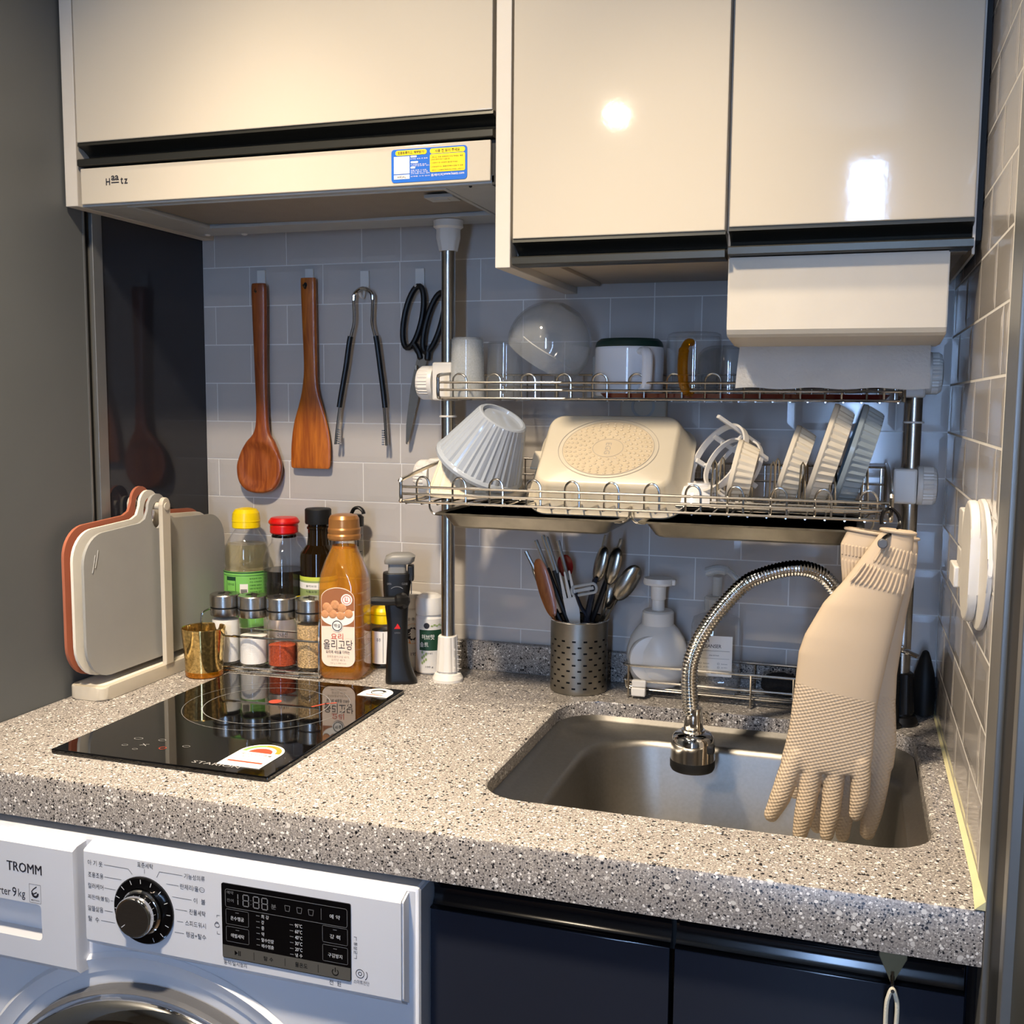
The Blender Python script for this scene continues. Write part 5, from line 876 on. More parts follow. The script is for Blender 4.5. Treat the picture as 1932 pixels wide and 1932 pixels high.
spoon('spoon', 'steel spoon with its back to the camera, right of the raised pair', (0.658, -0.056, 0.012), (0.7007, -0.060, 0.2050), (0.4, 0.9, 0), 0.0240, 0.054, 'silver', group='steel spoons raised in the holder')
spoon('spoon', 'steel spoon leaning far right over the rim of the holder', (0.640, -0.078, 0.02), (0.7296, -0.060, 0.1804), (-0.3, 0.95, 0.3), 0.0270, 0.058, 'silver', bend=-0.006)
spoon('spoon', 'smaller steel spoon half hidden behind the right leaning spoon', (0.648, -0.055, 0.02), (0.700, -0.045, 0.152), (-0.5, -0.8, 0), 0.0230, 0.040, 'silver', bend=-0.004)
spoon('spoon', 'steel spoon at the left behind the wooden one', (0.650, -0.055, 0.015), (0.5745, -0.050, 0.174), (-0.8, 0.3, 0.2), 0.020, 0.062, 'silver', group='spoons at the left of the holder')
spoon('wooden_teaspoon', 'small orange wooden spoon leaning left in the holder', (0.644, -0.086, 0.015), (0.590, -0.082, 0.186), (0.5, -0.8, 0), 0.0205, 0.085, 'woodlight', bend=0.001, deep=0.003, group='spoons at the left of the holder')
spoon('red_spoon', 'dark red plastic spoon behind the chopsticks', (0.646, -0.040, 0.015), (0.617, -0.040, 0.1875), (0.3, -0.9, 0), 0.021, 0.032, 'pinkred', hm='black', bend=0.001, deep=0.003)
# white fork
fo = E('fork', 'white plastic fork at the front of the utensil holder', 'fork', (0.660, -0.088, 0.02)); T = frame_to((0.6615, -0.080, 0.03), (0.6265, -0.076, 0.176), (0.35, -0.93, 0.1))
bm = nb(); f = lambda u, v, w: tuple(T @ V((u, w, v)))
prism(bm, [(-0.0035, 0), (0.0035, 0), (0.004, 0.055), (0.0095, 0.084), (0.0098, 0.106), (-0.0098, 0.106), (-0.0095, 0.084), (-0.004, 0.055)], f, -0.0012, 0.0012, 0.0006, 1); O('handle', bm, 'pw', fo)
for k in (-1, 0, 1):
    bm = nb(); u = k*0.0068; prism(bm, [(u-0.0026, 0.1055), (u+0.0026, 0.1055), (u+0.0012, 0.142), (u, 0.144), (u-0.0012, 0.142)], f, -0.001, 0.001, 0.0004, 1); O('tine', bm, 'pw', fo)
pe = E('peeler', 'grey and blue vegetable peeler tilted in the utensil holder', 'peeler', (0.655, -0.072, 0.06))
bm = nb(); tube(bm, smooth_path([(0.672, -0.072, 0.06), (0.662, -0.074, 0.105), (0.652, -0.076, 0.122), (0.645, -0.076, 0.140)], 5), 0.0042, 10, flat=0.6); O('handle', bm, 'navy', pe)
bm = nb(); T = MX.Translation((0.657, -0.076, 0.1455)) @ MX.Rotation(R(14), 4, 'Y').inverted() @ MX.Rotation(R(90), 4, 'X'); pts = [T @ V((x, y, 0)) for x, y in rrect(0.036, 0.013, 0.0055, 4)]; tube(bm, pts, 0.0021, 8, closed=True); box(bm, -0.014, 0.014, -0.0022, 0.0022, -0.0006, 0.0006, T=T); O('blade_frame', bm, 'greyplastic', pe)
kn = E('cutlery_handle', 'dark blue cutlery handle leaning beside the raised spoons', 'cutlery', (0.66, -0.07, 0.02))
bm = nb(); tube(bm, [(0.648, -0.075, 0.02), (0.660, -0.074, 0.10), (0.672, -0.068, 0.162)], [0.004, 0.004, 0.003], 10); O('grip', bm, 'navy', kn)
# ------------------------------------------------------------------ wire caddy by the sink
ca = E('sink_caddy', 'low stainless wire caddy behind the sink holding soap bottles', 'caddy', (0.87, -0.055, 0))
CX0, CX1, CY0, CY1 = 0.717, 1.02, -0.086, -0.020
bm = nb()
for z, r in ((0.0460, 0.0019), (0.0250, 0.0017)): tube(bm, [(x, y, z) for x, y in rrect(CX1-CX0, CY1-CY0, 0.008, 4, (CX0+CX1)/2, (CY0+CY1)/2)], r, 8, closed=True)
O('rim_wire', bm, 'wire', ca)
h0 = None
for i, x in enumerate((0.7245, 0.8075, 0.890, 0.945, 1.008)):
    if h0 is None:
        bm = nb(); tube(bm, [(x, CY0-0.0015, 0.046), (x, CY0-0.0015, 0.0015), (x, CY0+0.001, 0.0012), (x, CY0+0.003, 0.010), (x, CY1, 0.010), (x, CY1+0.001, 0.0015), (x, CY1+0.0015, 0.046)], 0.0014, 6); h0 = O('leg_wire', bm, 'wire', ca); x0 = x
    else: twin(h0, (x-x0, 0, 0), ca)
f0 = None
for i in range(6):
    y = CY0+0.008+i*0.0100
    if f0 is None: bm = nb(); tube(bm, [(CX0+0.001, y, 0.024), (CX0+0.003, y, 0.0125), (CX0+0.008, y, 0.0112), (CX1-0.008, y, 0.0112), (CX1-0.001, y, 0.024)], 0.0013, 6); f0 = O('floor_wire', bm, 'wire', ca); y0 = y
    else: twin(f0, (0, y-y0, 0), ca)
bm = nb(); box(bm, 0.7295, 0.7495, CY0-0.0045, CY0+0.004, 0.0165, 0.0265, 0.002); box(bm, 0.729, 0.749, CY0-0.006, CY0+0.003, 0.004, 0.0162, 0.002); O('foot_clip', bm, 'pw', ca)
CF = 0.0126
sd = E('soap_dispenser', 'white round foam soap dispenser in the wire caddy', 'soap dispenser', (0.7575, -0.052, CF))
c = (0.7575, -0.052, CF)
bm = nb(); lathe(bm, [(0, 0), (0.026, 0), (0.030, 0.002), (0.0385, 0.018), (0.0430, 0.036), (0.0425, 0.052), (0.0375, 0.068), (0.030, 0.080), (0.0235, 0.0865), (0.0225, 0.0875), (0, 0.0875)], 56, c, sy=0.74); O('bottle', bm, 'pw', sd, sm=60)
bm = nb(); az = R(12); T = MX.Translation((c[0]+0.0245*sin(az)*1.0, c[1]-0.0285*cos(az), c[2]+0.0405)) @ MX.Rotation(az, 4, 'Z') @ MX.Rotation(pi/2, 4, 'X'); lathe(bm, [(0.0345, -0.010), (0.0340, -0.001), (0.0325, 0.0022), (0.027, 0.0035), (0, 0.0042)], 48, (0, 0, 0), T=MX.Translation((c[0]-0.0005, c[1]-0.0225, c[2]+0.0410)) @ MX.Rotation(R(14), 4, 'Z') @ MX.Rotation(pi/2, 4, 'X')); O('front_disc', bm, 'pw', sd)
bm = nb(); lathe(bm, [(0, 0.0865), (0.0218, 0.0865), (0.0222, 0.0885), (0.0218, 0.104), (0.0195, 0.1065), (0, 0.107)], 44, c); O('collar', bm, 'pw', sd)
bm = nb(); lathe(bm, [(0, 0.106), (0.0088, 0.106), (0.0088, 0.121), (0.0103, 0.122), (0.0106, 0.141), (0, 0.141)], 32, c); O('pump_stem', bm, 'pw', sd)
bm = nb(); lathe(bm, [(0, 0.140), (0.0105, 0.140), (0.0205, 0.1425), (0.0215, 0.1455), (0.0205, 0.1515), (0.012, 0.1530), (0, 0.1535)], 40, c, sy=0.85); box(bm, c[0]+0.012, c[0]+0.0245, c[1]-0.0065, c[1]+0.0045, c[2]+0.1428, c[2]+0.1512, 0.002); O('pump_head', bm, 'pw', sd)
cl = E('detergent_bottle', 'clear square pump bottle with a white label in the wire caddy', 'soap dispenser', (0.838, -0.052, CF)); c = (0.838, -0.052, CF)
RC = MX.Translation(c) @ MX.Rotation(R(6), 4, 'Z')
def sqc(w, r, z): return [tuple(RC @ V((x, y*0.82, z))) for x, y in rrect(w, w, r, 6)]
bm = nb(); loft(bm, [sqc(w, r, z) for w, r, z in ((0.058, 0.01, 0.0004), (0.0655, 0.012, 0.004), (0.066, 0.012, 0.092), (0.062, 0.014, 0.099), (0.042, 0.016, 0.105), (0.027, 0.0134, 0.107), (0.026, 0.0129, 0.113))], caps=True); O('body', bm, 'thick', cl, sm=45)
bm = nb(); loft(bm, [sqc(w, r, z) for w, r, z in ((0.060, 0.01, 0.002), (0.063, 0.012, 0.005), (0.063, 0.012, 0.030))]); O('liquid', bm, 'clear', cl, sm=45)
bm = nb(); lathe(bm, [(0, 0.112), (0.0165, 0.112), (0.0168, 0.128), (0.0150, 0.131), (0.012, 0.132), (0, 0.132)], 36, c, rib=lambda a, i: 0.02*cos(a*24) if i in (1, 2) else 0); O('collar', bm, 'frosted', cl)
bm = nb(); lathe(bm, [(0, 0.131), (0.0065, 0.131), (0.0065, 0.158), (0, 0.158)], 24, c); O('pump_stem', bm, 'frosted', cl)
bm = nb(); tube(bm, [V(c)+V(p) for p in smooth_path([(-0.015, 0.002, 0.163), (0.0, 0, 0.168), (0.015, -0.002, 0.166), (0.026, -0.004, 0.157), (0.0285, -0.0045, 0.150)], 5)], [0.009]*10+[0.006]*8+[0.0045]*3, 12, flat=0.75); O('pump_head', bm, 'frosted', cl)
fc = lambda d: (lambda u, v: tuple(RC @ V((u, -0.0271-d, v))))
bm = nb(); patch(bm, rect(-0.0235, 0.0225, 0.026, 0.0815), fc(0.0004)); O('label', bm, 'paper', cl, sm=0)
bm = nb(); f = fc(0.0007); text(bm, 'DISH', f, -0.0205, 0.0750, 0.012, 0.0048, True, True); text(bm, 'CLEANSER', f, -0.0205, 0.0675, 0.0285, 0.0048, True, True)
line2(bm, [(-0.0205, 0.0610), (0.019, 0.0610)], 0.0004, f); line2(bm, [(-0.0205, 0.0505), (0.019, 0.0505)], 0.00025, f); line2(bm, [(-0.0205, 0.0335), (0.019, 0.0335)], 0.00025, f); text(bm, 'clean & fresh', f, -0.008, 0.055, 0.013, 0.0018, left=True); text(bm, '400 ml', f, 0.002, 0.0300, 0.014, 0.0018)
for x, z in ((0.0035, 0.0435), (0.0035, 0.0385), (-0.0205, 0.0435), (-0.0205, 0.0385)): outline(bm, rect(x, x+0.0022, z-0.0011, z+0.0011), 0.0003, f); text(bm, 'lemon' if z > 0.04 else 'garden', f, x+0.005, z, 0.008, 0.0014, left=True)
O('lettering', bm, 'ink', cl, sm=0)
sp_ = E('scrubber', 'black scrubbing sponge lying in the right end of the wire caddy', 'sponge', (0.925, -0.05, CF))
bm = nb(); bmesh.ops.create_icosphere(bm, subdivisions=4, radius=1, matrix=MX.Translation((0.927, -0.052, CF+0.016)) @ MX.Diagonal((0.027, 0.02, 0.0155, 1)))
for v in bm.verts: v.co += (v.co-V((0.927, -0.052, CF+0.016)))*random.uniform(-0.05, 0.05); v.co.z = max(v.co.z, CF+0.0006)
O('pad', bm, 'sponge', sp_)
# ------------------------------------------------------------------ faucet
fa = E('faucet', 'chrome flexible gooseneck faucet arching over the sink', 'faucet', (1.058, -0.100, 0))
bm = nb(); lathe(bm, [(0, 0.0005), (0.0225, 0.0005), (0.0225, 0.004), (0.0185, 0.007), (0.0175, 0.045), (0.0182, 0.046), (0.0182, 0.060), (0.0175, 0.061), (0.0172, 0.090), (0.012, 0.0945), (0, 0.095)], 40, (1.058, -0.100, 0)); O('body', bm, 'black', fa)
bm = nb(); tube(bm, smooth_path([(1.060, -0.1, 0.0945), (1.070, -0.103, 0.1005), (1.082, -0.108, 0.0985), (1.094, -0.112, 0.0945)], 4), [0.009]*5+[0.0075]*4+[0.006]*4, 12, flat=0.45); O('lever', bm, 'chrome', fa)
HP = [(0.8373, -0.24, 0.0245), (0.8318, -0.24, 0.042), (0.8301, -0.235, 0.0938), (0.8479, -0.225, 0.1388), (0.8824, -0.205, 0.1831), (0.909, -0.19, 0.1986), (0.9454, -0.175, 0.2069), (0.9732, -0.16, 0.1996), (0.9925, -0.15, 0.1794), (1.012, -0.135, 0.1458), (1.035, -0.115, 0.108), (1.052, -0.102, 0.092)]
path = smooth_path(HP, 40)
# corrugated steel hose: evenly spaced turns
cum = [0]
for p, q in zip(path, path[1:]): cum.append(cum[-1]+(q-p).length)
def along(s):
    for i in range(len(cum)-1):
        if cum[i+1] >= s: return path[i].lerp(path[i+1], (s-cum[i])/max(1e-9, cum[i+1]-cum[i]))
    return path[-1]
bm = nb(); n = int(cum[-1]/0.00105); pts = [along(cum[-1]*i/n) for i in range(n+1)]; tube(bm, pts, [0.0096+(0.0006 if i % 4 in (1, 2) else -0.0005) for i in range(n+1)], 18); O('hose', bm, 'chrome', fa, sm=60)
hx, hy = 0.8360, -0.24
bm = nb(); T = MX.Translation((hx, hy, 0))
lathe(bm, [(0, 0.040), (0.0100, 0.040), (0.0102, 0.030), (0.0115, 0.022), (0.0118, 0.0135), (0.0140, 0.0132), (0.0142, 0.0105), (0.0215, 0.0085), (0.0250, 0.0035), (0.0262, -0.004), (0.0270, -0.0235), (0, -0.0235)], 44, (hx, hy, 0)); O('spray_head', bm, 'chrome', fa, sm=40)
bm = nb(); lathe(bm, [(0, -0.0233), (0.0272, -0.0233), (0.0270, -0.033), (0.0255, -0.036), (0.011, -0.037), (0.0105, -0.041), (0, -0.041)], 44, (hx, hy, 0)); O('nozzle', bm, 'rubber', fa, sm=40)
bm = nb(); box(bm, hx+0.018, hx+0.0275, hy-0.018, hy-0.005, -0.012, 0.0, 0.003); O('spray_switch', bm, 'rubber', fa)
tg_ = E('white_tag', 'narrow white plastic strip standing behind the faucet', 'plastic strip', (1.089, -0.070, 0))
bm = nb(); box(bm, 1.0845, 1.0915, -0.0605, -0.0595, 0.0008, 0.070, 0.0003); box(bm, 1.0845, 1.1000, -0.072, -0.0595, 0.0004, 0.0022, 0.0003); O('strip', bm, 'frosted', tg_)
bo = E('black_pad', 'black oval silicone pad standing in the back right corner of the worktop', 'pad', (1.110, -0.030, 0))
bm = nb(); loft(bm, [[(1.1085+x, -0.034+y, z) for x, y in [(w*cos(2*pi*k/24), d*sin(2*pi*k/24)) for k in range(24)]] for z, w, d in ((0.0006, 0.010, 0.014), (0.003, 0.0135, 0.020), (0.03, 0.0145, 0.022), (0.055, 0.0125, 0.019), (0.075, 0.007, 0.011), (0.084, 0.004, 0.006), (0.086, 0.0015, 0.002))]); O('body', bm, 'rubber', bo, sm=60)
# ------------------------------------------------------------------ rubber gloves on an S hook
def glove(name, label, y, rows, fingers, thk, origin, ribspan):
    """body sections (z, x left, x right), fingers as chains (x, z, radius); fused into one skin"""
    o = E(name, label, 'rubber glove', origin, 'rubber gloves'); bm = nb(); rings = []; n = 32
    for z, xl, xr, t in rows:
        cx, hw = (xl+xr)/2, (xr-xl)/2; rings.append([(cx+hw*cos(2*pi*k/n), y+t*math.copysign(abs(sin(2*pi*k/n))**0.8, sin(2*pi*k/n)), z) for k in range(n)])
    loft(bm, rings)
    for F in fingers:
        P = [V((x, y+dy, z)) for x, z, r, dy in F]; m = []
        pts = smooth_path(P, 6); rr = []
        for i in range(len(pts)): t = i/(len(pts)-1)*(len(F)-1); j = min(int(t), len(F)-2); rr.append(F[j][2]*(1-(t-j))+F[j+1][2]*(t-j))
        tube(bm, pts, rr, 16); ball(bm, tuple(pts[-1]), rr[-1], 16); ball(bm, tuple(pts[0]), rr[0], 16)
    me = bpy.data.meshes.new('g'); bm.to_mesh(me); bm.free(); ob = bpy.data.objects.new('g', me); COL.objects.link(ob)
    md = ob.modifiers.new('r', 'REMESH'); md.mode = 'VOXEL'; md.voxel_size = 0.0016
    ms = ob.modifiers.new('s', 'SMOOTH'); ms.iterations = 6; ms.factor = 0.5
    bpy.context.view_layer.update(); dg = bpy.context.evaluated_depsgraph_get(); m2 = bpy.data.meshes.new_from_object(ob.evaluated_get(dg)); bpy.data.objects.remove(ob); bpy.data.meshes.remove(me)
    m2.name = 'hand'; m2.materials.clear(); m2.transform(MX.Translation(-V(origin))); h = O('hand', None, 'glove', o, sm=180, data=m2)
    return o
FR = [(0.2735, 1.0405, 1.0725, 0.006), (0.2700, 1.0385, 1.0728, 0.0075), (0.2557, 1.029, 1.0724, 0.010), (0.2393, 1.0186, 1.0704, 0.012), (0.2156, 1.0031, 1.0678, 0.014), (0.1896, 0.9825, 1.0625, 0.016), (0.1529, 0.9641, 1.0556, 0.017), (0.1330, 0.9582, 1.0521, 0.017), (0.0913, 0.9552, 1.0451, 0.0165), (0.0695, 0.953, 1.0427, 0.0155), (0.0482, 0.9512, 1.042, 0.0145), (0.0268, 0.9474, 1.0412, 0.0135), (0.0082, 0.9432, 1.0395, 0.0125), (0.0, 0.946, 1.037, 0.0115)]
glove('rubber_glove', 'beige rubber glove hanging in front from the black hook', -0.300, FR,
      [[(0.962, 0.018, 0.0125, 0), (0.9525, -0.008, 0.0122, -0.002), (0.9440, -0.036, 0.0115, -0.004), (0.9352, -0.0565, 0.0085, -0.005)], [(0.9790, 0.015, 0.0125, 0), (0.9755, -0.018, 0.0118, -0.001), (0.9712, -0.050, 0.0112, -0.003), (0.9672, -0.0745, 0.0085, -0.004)], [(1.0030, 0.015, 0.0120, 0), (1.0010, -0.018, 0.0112, 0), (0.9985, -0.050, 0.0106, -0.001), (0.9960, -0.0725, 0.0080, -0.002)], [(1.0275, 0.015, 0.0115, 0), (1.0295, -0.008, 0.0108, 0), (1.0285, -0.030, 0.0100, 0), (1.0258, -0.0465, 0.0075, 0)], [(0.995, 0.045, 0.012, 0.012), (0.982, 0.015, 0.0115, 0.018), (0.972, -0.006, 0.0105, 0.020), (0.967, -0.020, 0.008, 0.020)]], 0.016, (1.03, -0.3, 0.27), None)
go = [o for o in bpy.data.objects if o.name.startswith('rubber_glove')][-1]
bm = nb(); pts = [(1.0565+0.0172*cos(t), -0.3+0.0085*sin(t), 0.2715-0.10*(0.0172*cos(t))) for t in [2*pi*k/32 for k in range(32)]]; tube(bm, pts, 0.0021, 8, closed=True); O('cuff_roll', bm, 'glove', go)
# spindle-shaped ribs on the cuff, two rows
def front(rows, x, z, y):
    for (a, b) in zip(rows, rows[1:]):
        if a[0] >= z >= b[0]:
            t = (a[0]-z)/(a[0]-b[0]); xl = a[1]+(b[1]-a[1])*t; xr = a[2]+(b[2]-a[2])*t; th = a[3]+(b[3]-a[3])*t; q = (x-(xl+xr)/2)/((xr-xl)/2); q = max(-0.995, min(0.995, q)); return (xl, xr, y-th*(1-q*q)**0.42)
    return (0, 0, y)
def cuffribs(go, rows, y, spans, dx0):
    bm = nb()
    for z0, z1, lo, hi, n in spans:
        for k in range(n):
            s = lo+(hi-lo)*k/(n-1); ps = []; rs = []
            for i in range(9):
                t = i/8; z = z0+(z1-z0)*t; xl, xr, _ = front(rows, 0, z, y); x = xl+(xr-xl)*s - 0.0; _, _, yy = front(rows, x, z, y); ps.append((x, yy+0.0004, z+dx0*(x-1.05))); rs.append(0.0016*max(0.12, min(1, 3*sin(pi*t))))
            tube(bm, ps, rs, 6)
    O('cuff_ribs', bm, 'glove', go, kind='stuff')
cuffribs(go, FR, -0.3, ((0.2575, 0.2335, 0.32, 0.95, 9), (0.2315, 0.2055, 0.20, 0.95, 12)), -0.25)
BR = [(0.2660, 1.004, 1.0770, 0.008), (0.2507, 0.9975, 1.0800, 0.011), (0.2302, 0.9985, 1.0790, 0.012), (0.2085, 1.0010, 1.0760, 0.013), (0.1734, 1.000, 1.0705, 0.014), (0.1066, 0.9921, 1.0640, 0.015), (0.073, 0.9892, 1.0640, 0.015), (0.0283, 0.9866, 1.0670, 0.0145), (0.0000, 0.987, 1.0650, 0.0135), (-0.006, 0.990, 1.062, 0.0125)]
glove('rubber_glove', 'beige rubber glove hanging behind the front glove', -0.262, BR,
      [[(0.990, 0.005, 0.0110, 0), (0.987, -0.0217, 0.0106, 0), (0.986, -0.0563, 0.0101, 0), (0.9845, -0.0812, 0.0076, 0)], [(1.0145, 0.005, 0.0112, 0), (1.0152, -0.020, 0.0108, 0), (1.0148, -0.057, 0.0104, 0), (1.0130, -0.0872, 0.0080, 0)], [(1.0500, 0.012, 0.0135, 0), (1.0488, -0.0142, 0.0130, 0), (1.0442, -0.0532, 0.0120, 0), (1.0400, -0.0800, 0.0088, 0)], [(0.985, 0.012, 0.0108, 0.006), (0.971, -0.0166, 0.0100, 0.008), (0.962, -0.0361, 0.0088, 0.008), (0.959, -0.0475, 0.0065, 0.008)], [(1.033, 0.005, 0.0108, 0.006), (1.033, -0.03, 0.0100, 0.008), (1.031, -0.055, 0.0085, 0.008), (1.030, -0.062, 0.0065, 0.008)]], 0.014, (1.03, -0.262, 0.27), None)
go2 = [o for o in bpy.data.objects if o.name.startswith('rubber_glove')][-1]
bm = nb(); pts = [(1.041+0.0385*cos(t), -0.262+0.0095*sin(t), 0.2640-0.12*(0.0385*cos(t))) for t in [2*pi*k/36 for k in range(36)]]; tube(bm, pts, 0.0019, 8, closed=True); O('cuff_roll', bm, 'glove', go2)
cuffribs(go2, BR, -0.262, ((0.2475, 0.2335, 0.03, 0.97, 22), (0.2315, 0.2055, 0.03, 0.97, 22)), -0.1)
sh = E('s_hook', 'black S hook with a ball end hanging on the rack corner above the gloves', 'hook', (1.048, -0.29, 0.29))
bm = nb(); tube(bm, smooth_path([(1.0400, -0.280, 0.2765), (1.0395, -0.279, 0.2840), (1.0425, -0.2775, 0.2915), (1.0490, -0.277, 0.2935), (1.0560, -0.279, 0.2875), (1.0585, -0.284, 0.2790), (1.0545, -0.294, 0.2705), (1.0465, -0.309, 0.2680), (1.0420, -0.3155, 0.2655), (1.0405, -0.3165, 0.2610)], 6), 0.0021, 10); O('rod', bm, 'blackgloss', sh)
bm = nb(); lathe(bm, [(0, -0.003), (0.0050, -0.003), (0.0054, 0), (0.0050, 0.003), (0.0042, 0.0035), (0, 0.0035)], 24, (1.0408, -0.3165, 0.2600), T=MX.Rotation(pi/2, 4, 'X')); O('end_cap', bm, 'washgrey', sh)
# ------------------------------------------------------------------ white holder on the right wall
wh = E('wall_holder', 'white plastic oval wall holder with clips on the right tiled wall', 'holder', (XR-0.006, -0.45, 0.2))
fW = lambda u, v, w: (XR-w, u, v)
def oval(y0, y1, z0, z1):
    r = (y1-y0)/2; cy = (y0+y1)/2; return [(cy+r*cos(t), z1-r*0.8+r*0.8*sin(t)) for t in [pi*k/12 for k in range(13)]] + [(cy+r*cos(t), z0+r*0.8+r*0.8*sin(t)) for t in [pi+pi*k/12 for k in range(13)]]
bm = nb(); prism(bm, oval(-0.527, -0.375, 0.202, 0.322), fW, 0.0006, 0.005, 0.001); O('back_plate', bm, 'pw', wh)
bm = nb(); prism(bm, oval(-0.470, -0.392, 0.205, 0.319), fW, 0.005, 0.0135, 0.0025); O('front_cover', bm, 'pw', wh)
for z0, z1 in ((0.268, 0.305), (0.248, 0.2665)):
    bm = nb(); box(bm, XR-0.0135, XR-0.003, -0.391, -0.352, z0, z1, 0.0015); O('clip', bm, 'pw', wh)
bm = nb(); box(bm, XR-0.017, XR-0.003, -0.368, -0.318, 0.2255, 0.2465, 0.0015); O('lower_clip', bm, 'pw', wh)
# ------------------------------------------------------------------ washing machine
wm = E('washing_machine', 'white front-loading washing machine under the left end of the worktop', 'washing machine', (0.33, -0.3, FLZ))
WF = -0.6
bm = nb(); box(bm, 0.026, 0.6285, WF, -0.03, -0.85, -0.0575, 0.004); O('body', bm, 'washer', wm)
bm = nb()
for x in (0.08, 0.58):
    for y in (-0.55, -0.08): lathe(bm, [(0, 0), (0.022, 0), (0.02, 0.018), (0, 0.0205)], 20, (x, y, FLZ+0.0003))
O('feet', bm, 'black', wm)
PF = -0.630
# the control front is laid out on its drawing board, then seated on the body at its real size
SEAT = MX(((1.01736, 0, 0, -0.01747), (0, 1, 0, 0.015), (0, 0, 1.01736, -0.00708), (0, 0, 0, 1)))
def OW(name, bm, *a, **k): bmesh.ops.transform(bm, matrix=SEAT, verts=bm.verts); return O(name, bm, *a, **k)
# control panel with bevelled top and bottom
def panel(x0, x1, yf, zt, zb, d=0.005, sideL=True):
    sec = [(WF+0.001, zt+0.0035), (yf+0.013, zt+0.0035), (yf+0.001, zt-0.0008), (yf, zt-0.003), (yf, zb+0.003), (yf+0.0015, zb), (yf+0.018, zb-0.012), (WF+0.001, zb-0.014)]
    return [[(x, a, b) for a, b in sec] for x in (x0, x1)]
bm = nb(); loft(bm, panel(0.2635, 0.6245, PF, -0.0565, -0.158)); bmesh.ops.bevel(bm, geom=[e for e in bm.edges if abs(e.verts[0].co.x-e.verts[1].co.x) < 1e-6], offset=0.002, segments=2, affect='EDGES'); cp = OW('control_panel', bm, 'washer', wm)
DF = PF-0.006
bm = nb(); xs0, xs1 = 0.03, 0.2560
hol = rrect(0.170, 0.0395, 0.005, 5, 0.1285, -0.1435); bm2 = nb()
# drawer front with a recessed grip
fD = lambda u, v, w: (u, w, v)
out = [(xs0, -0.188), (xs1, -0.188), (xs1, -0.0595), (xs0, -0.0595)]
def tofill(poly): return [bm.verts.new((u, DF, v)) for u, v in poly]
ov = tofill(out); hv = tofill(hol)
ed = [bm.edges.new((l[i], l[(i+1) % len(l)])) for l in (ov, hv) for i in range(len(l))]
bmesh.ops.triangle_fill(bm, edges=ed, use_beauty=True)
bk = lambda l, y, dz=0: [bm.verts.new((v.co.x, y, v.co.z+dz)) for v in l]
hb = bk(hv, DF+0.026)
for i in range(len(hv)): bm.faces.new((hv[i], hv[(i+1) % len(hv)], hb[(i+1) % len(hb)], hb[i]))
bm.faces.new(hb)
obk = [bm.verts.new(p) for p in ((xs0, WF+0.001, -0.2), (xs1-0.002, WF+0.001, -0.2), (xs1, WF+0.001, -0.054), (xs0, WF+0.001, -0.054))]
mid = [bm.verts.new(p) for p in ((xs0, DF+0.004, -0.1935), (xs1+0.0015, DF+0.004, -0.1935), (xs1+0.0015, DF+0.006, -0.0555), (xs0, DF+0.006, -0.0555))]
for A, B in ((ov, mid), (mid, obk)):
    for i in range(4): bm.faces.new((A[i], A[(i+1) % 4], B[(i+1) % 4], B[i]))
dw = OW('detergent_drawer', bm, 'washer', wm, sm=25); bm2.free()
bm = nb(); box(bm, 0.045, 0.2125, DF+0.024, DF+0.0255, -0.1565, -0.1545); OW('grip_step', bm, 'washer', dw, sm=0)
fw_ = onY(DF-0.0002)
bm = nb(); [text(bm, 'TROMM', onY(DF-0.0002-d*0.2), 0.1935+d, -0.0855, 0.0450, 0.0105) for d in (-0.0003, 0, 0.0003)]; text(bm, 'Inverter', fw_, 0.1580, -0.1145, 0.033, 0.0090); text(bm, '9', fw_, 0.1795, -0.1140, 0.0055, 0.0105, True); text(bm, 'kg', fw_, 0.1890, -0.1155, 0.0090, 0.0115)
arc(bm, 0.2065, -0.1120, 0.0024, 0.0048, pi*0.9, pi*2.05, fw_); line2(bm, [(0.2020, -0.1105), (0.2042, -0.1075), (0.2085, -0.1045)], 0.0011, fw_); line2(bm, [(0.2045, -0.1128), (0.2085, -0.1105)], 0.0012, fw_); text(bm, 'MOTION', fw_, 0.2065, -0.1195, 0.0105, 0.0017, True); outline(bm, rect(0.1992, 0.2138, -0.1222, -0.1020), 0.00035, fw_)
OW('lettering', bm, 'ink', dw, sm=0)
# dial
DX, DZ, DR = 0.338, -0.1115, 0.0355
dl = OW('dial_plate', (lambda b: (lathe(b, [(0, 0), (DR, 0), (DR, 0.002), (DR-0.0012, 0.0032), (0.0242, 0.0036), (0.0242, 0.0024), (0, 0.0024)], 56, (DX, PF, DZ), T=MX.Rotation(pi/2, 4, 'X')), b)[1])(nb()), 'display', wm)
bm = nb(); lathe(bm, [(0.0238, 0.0024), (0.0236, 0.006), (0.0222, 0.0075), (0.0205, 0.0078), (0.0203, 0.006)], 56, (DX, PF, DZ), T=MX.Rotation(pi/2, 4, 'X')); OW('dial_ring', bm, 'chrome', dl)
bm = nb(); lathe(bm, [(0, 0.003), (0.0218, 0.003), (0.0212, 0.013), (0.0208, 0.0185), (0.0200, 0.0195), (0.0178, 0.0188), (0.0170, 0.0188)], 56, (DX, PF, DZ), T=MX.Rotation(pi/2, 4, 'X')); OW('knob', bm, 'chrome', dl, sm=40)
bm = nb(); lathe(bm, [(0, 0.0186), (0.0185, 0.0190)], 64, (DX, PF, DZ), T=MX.Rotation(pi/2, 4, 'X')); OW('knob_face', bm, 'steel', dl)
bm = nb(); f = onY(PF-0.0036)
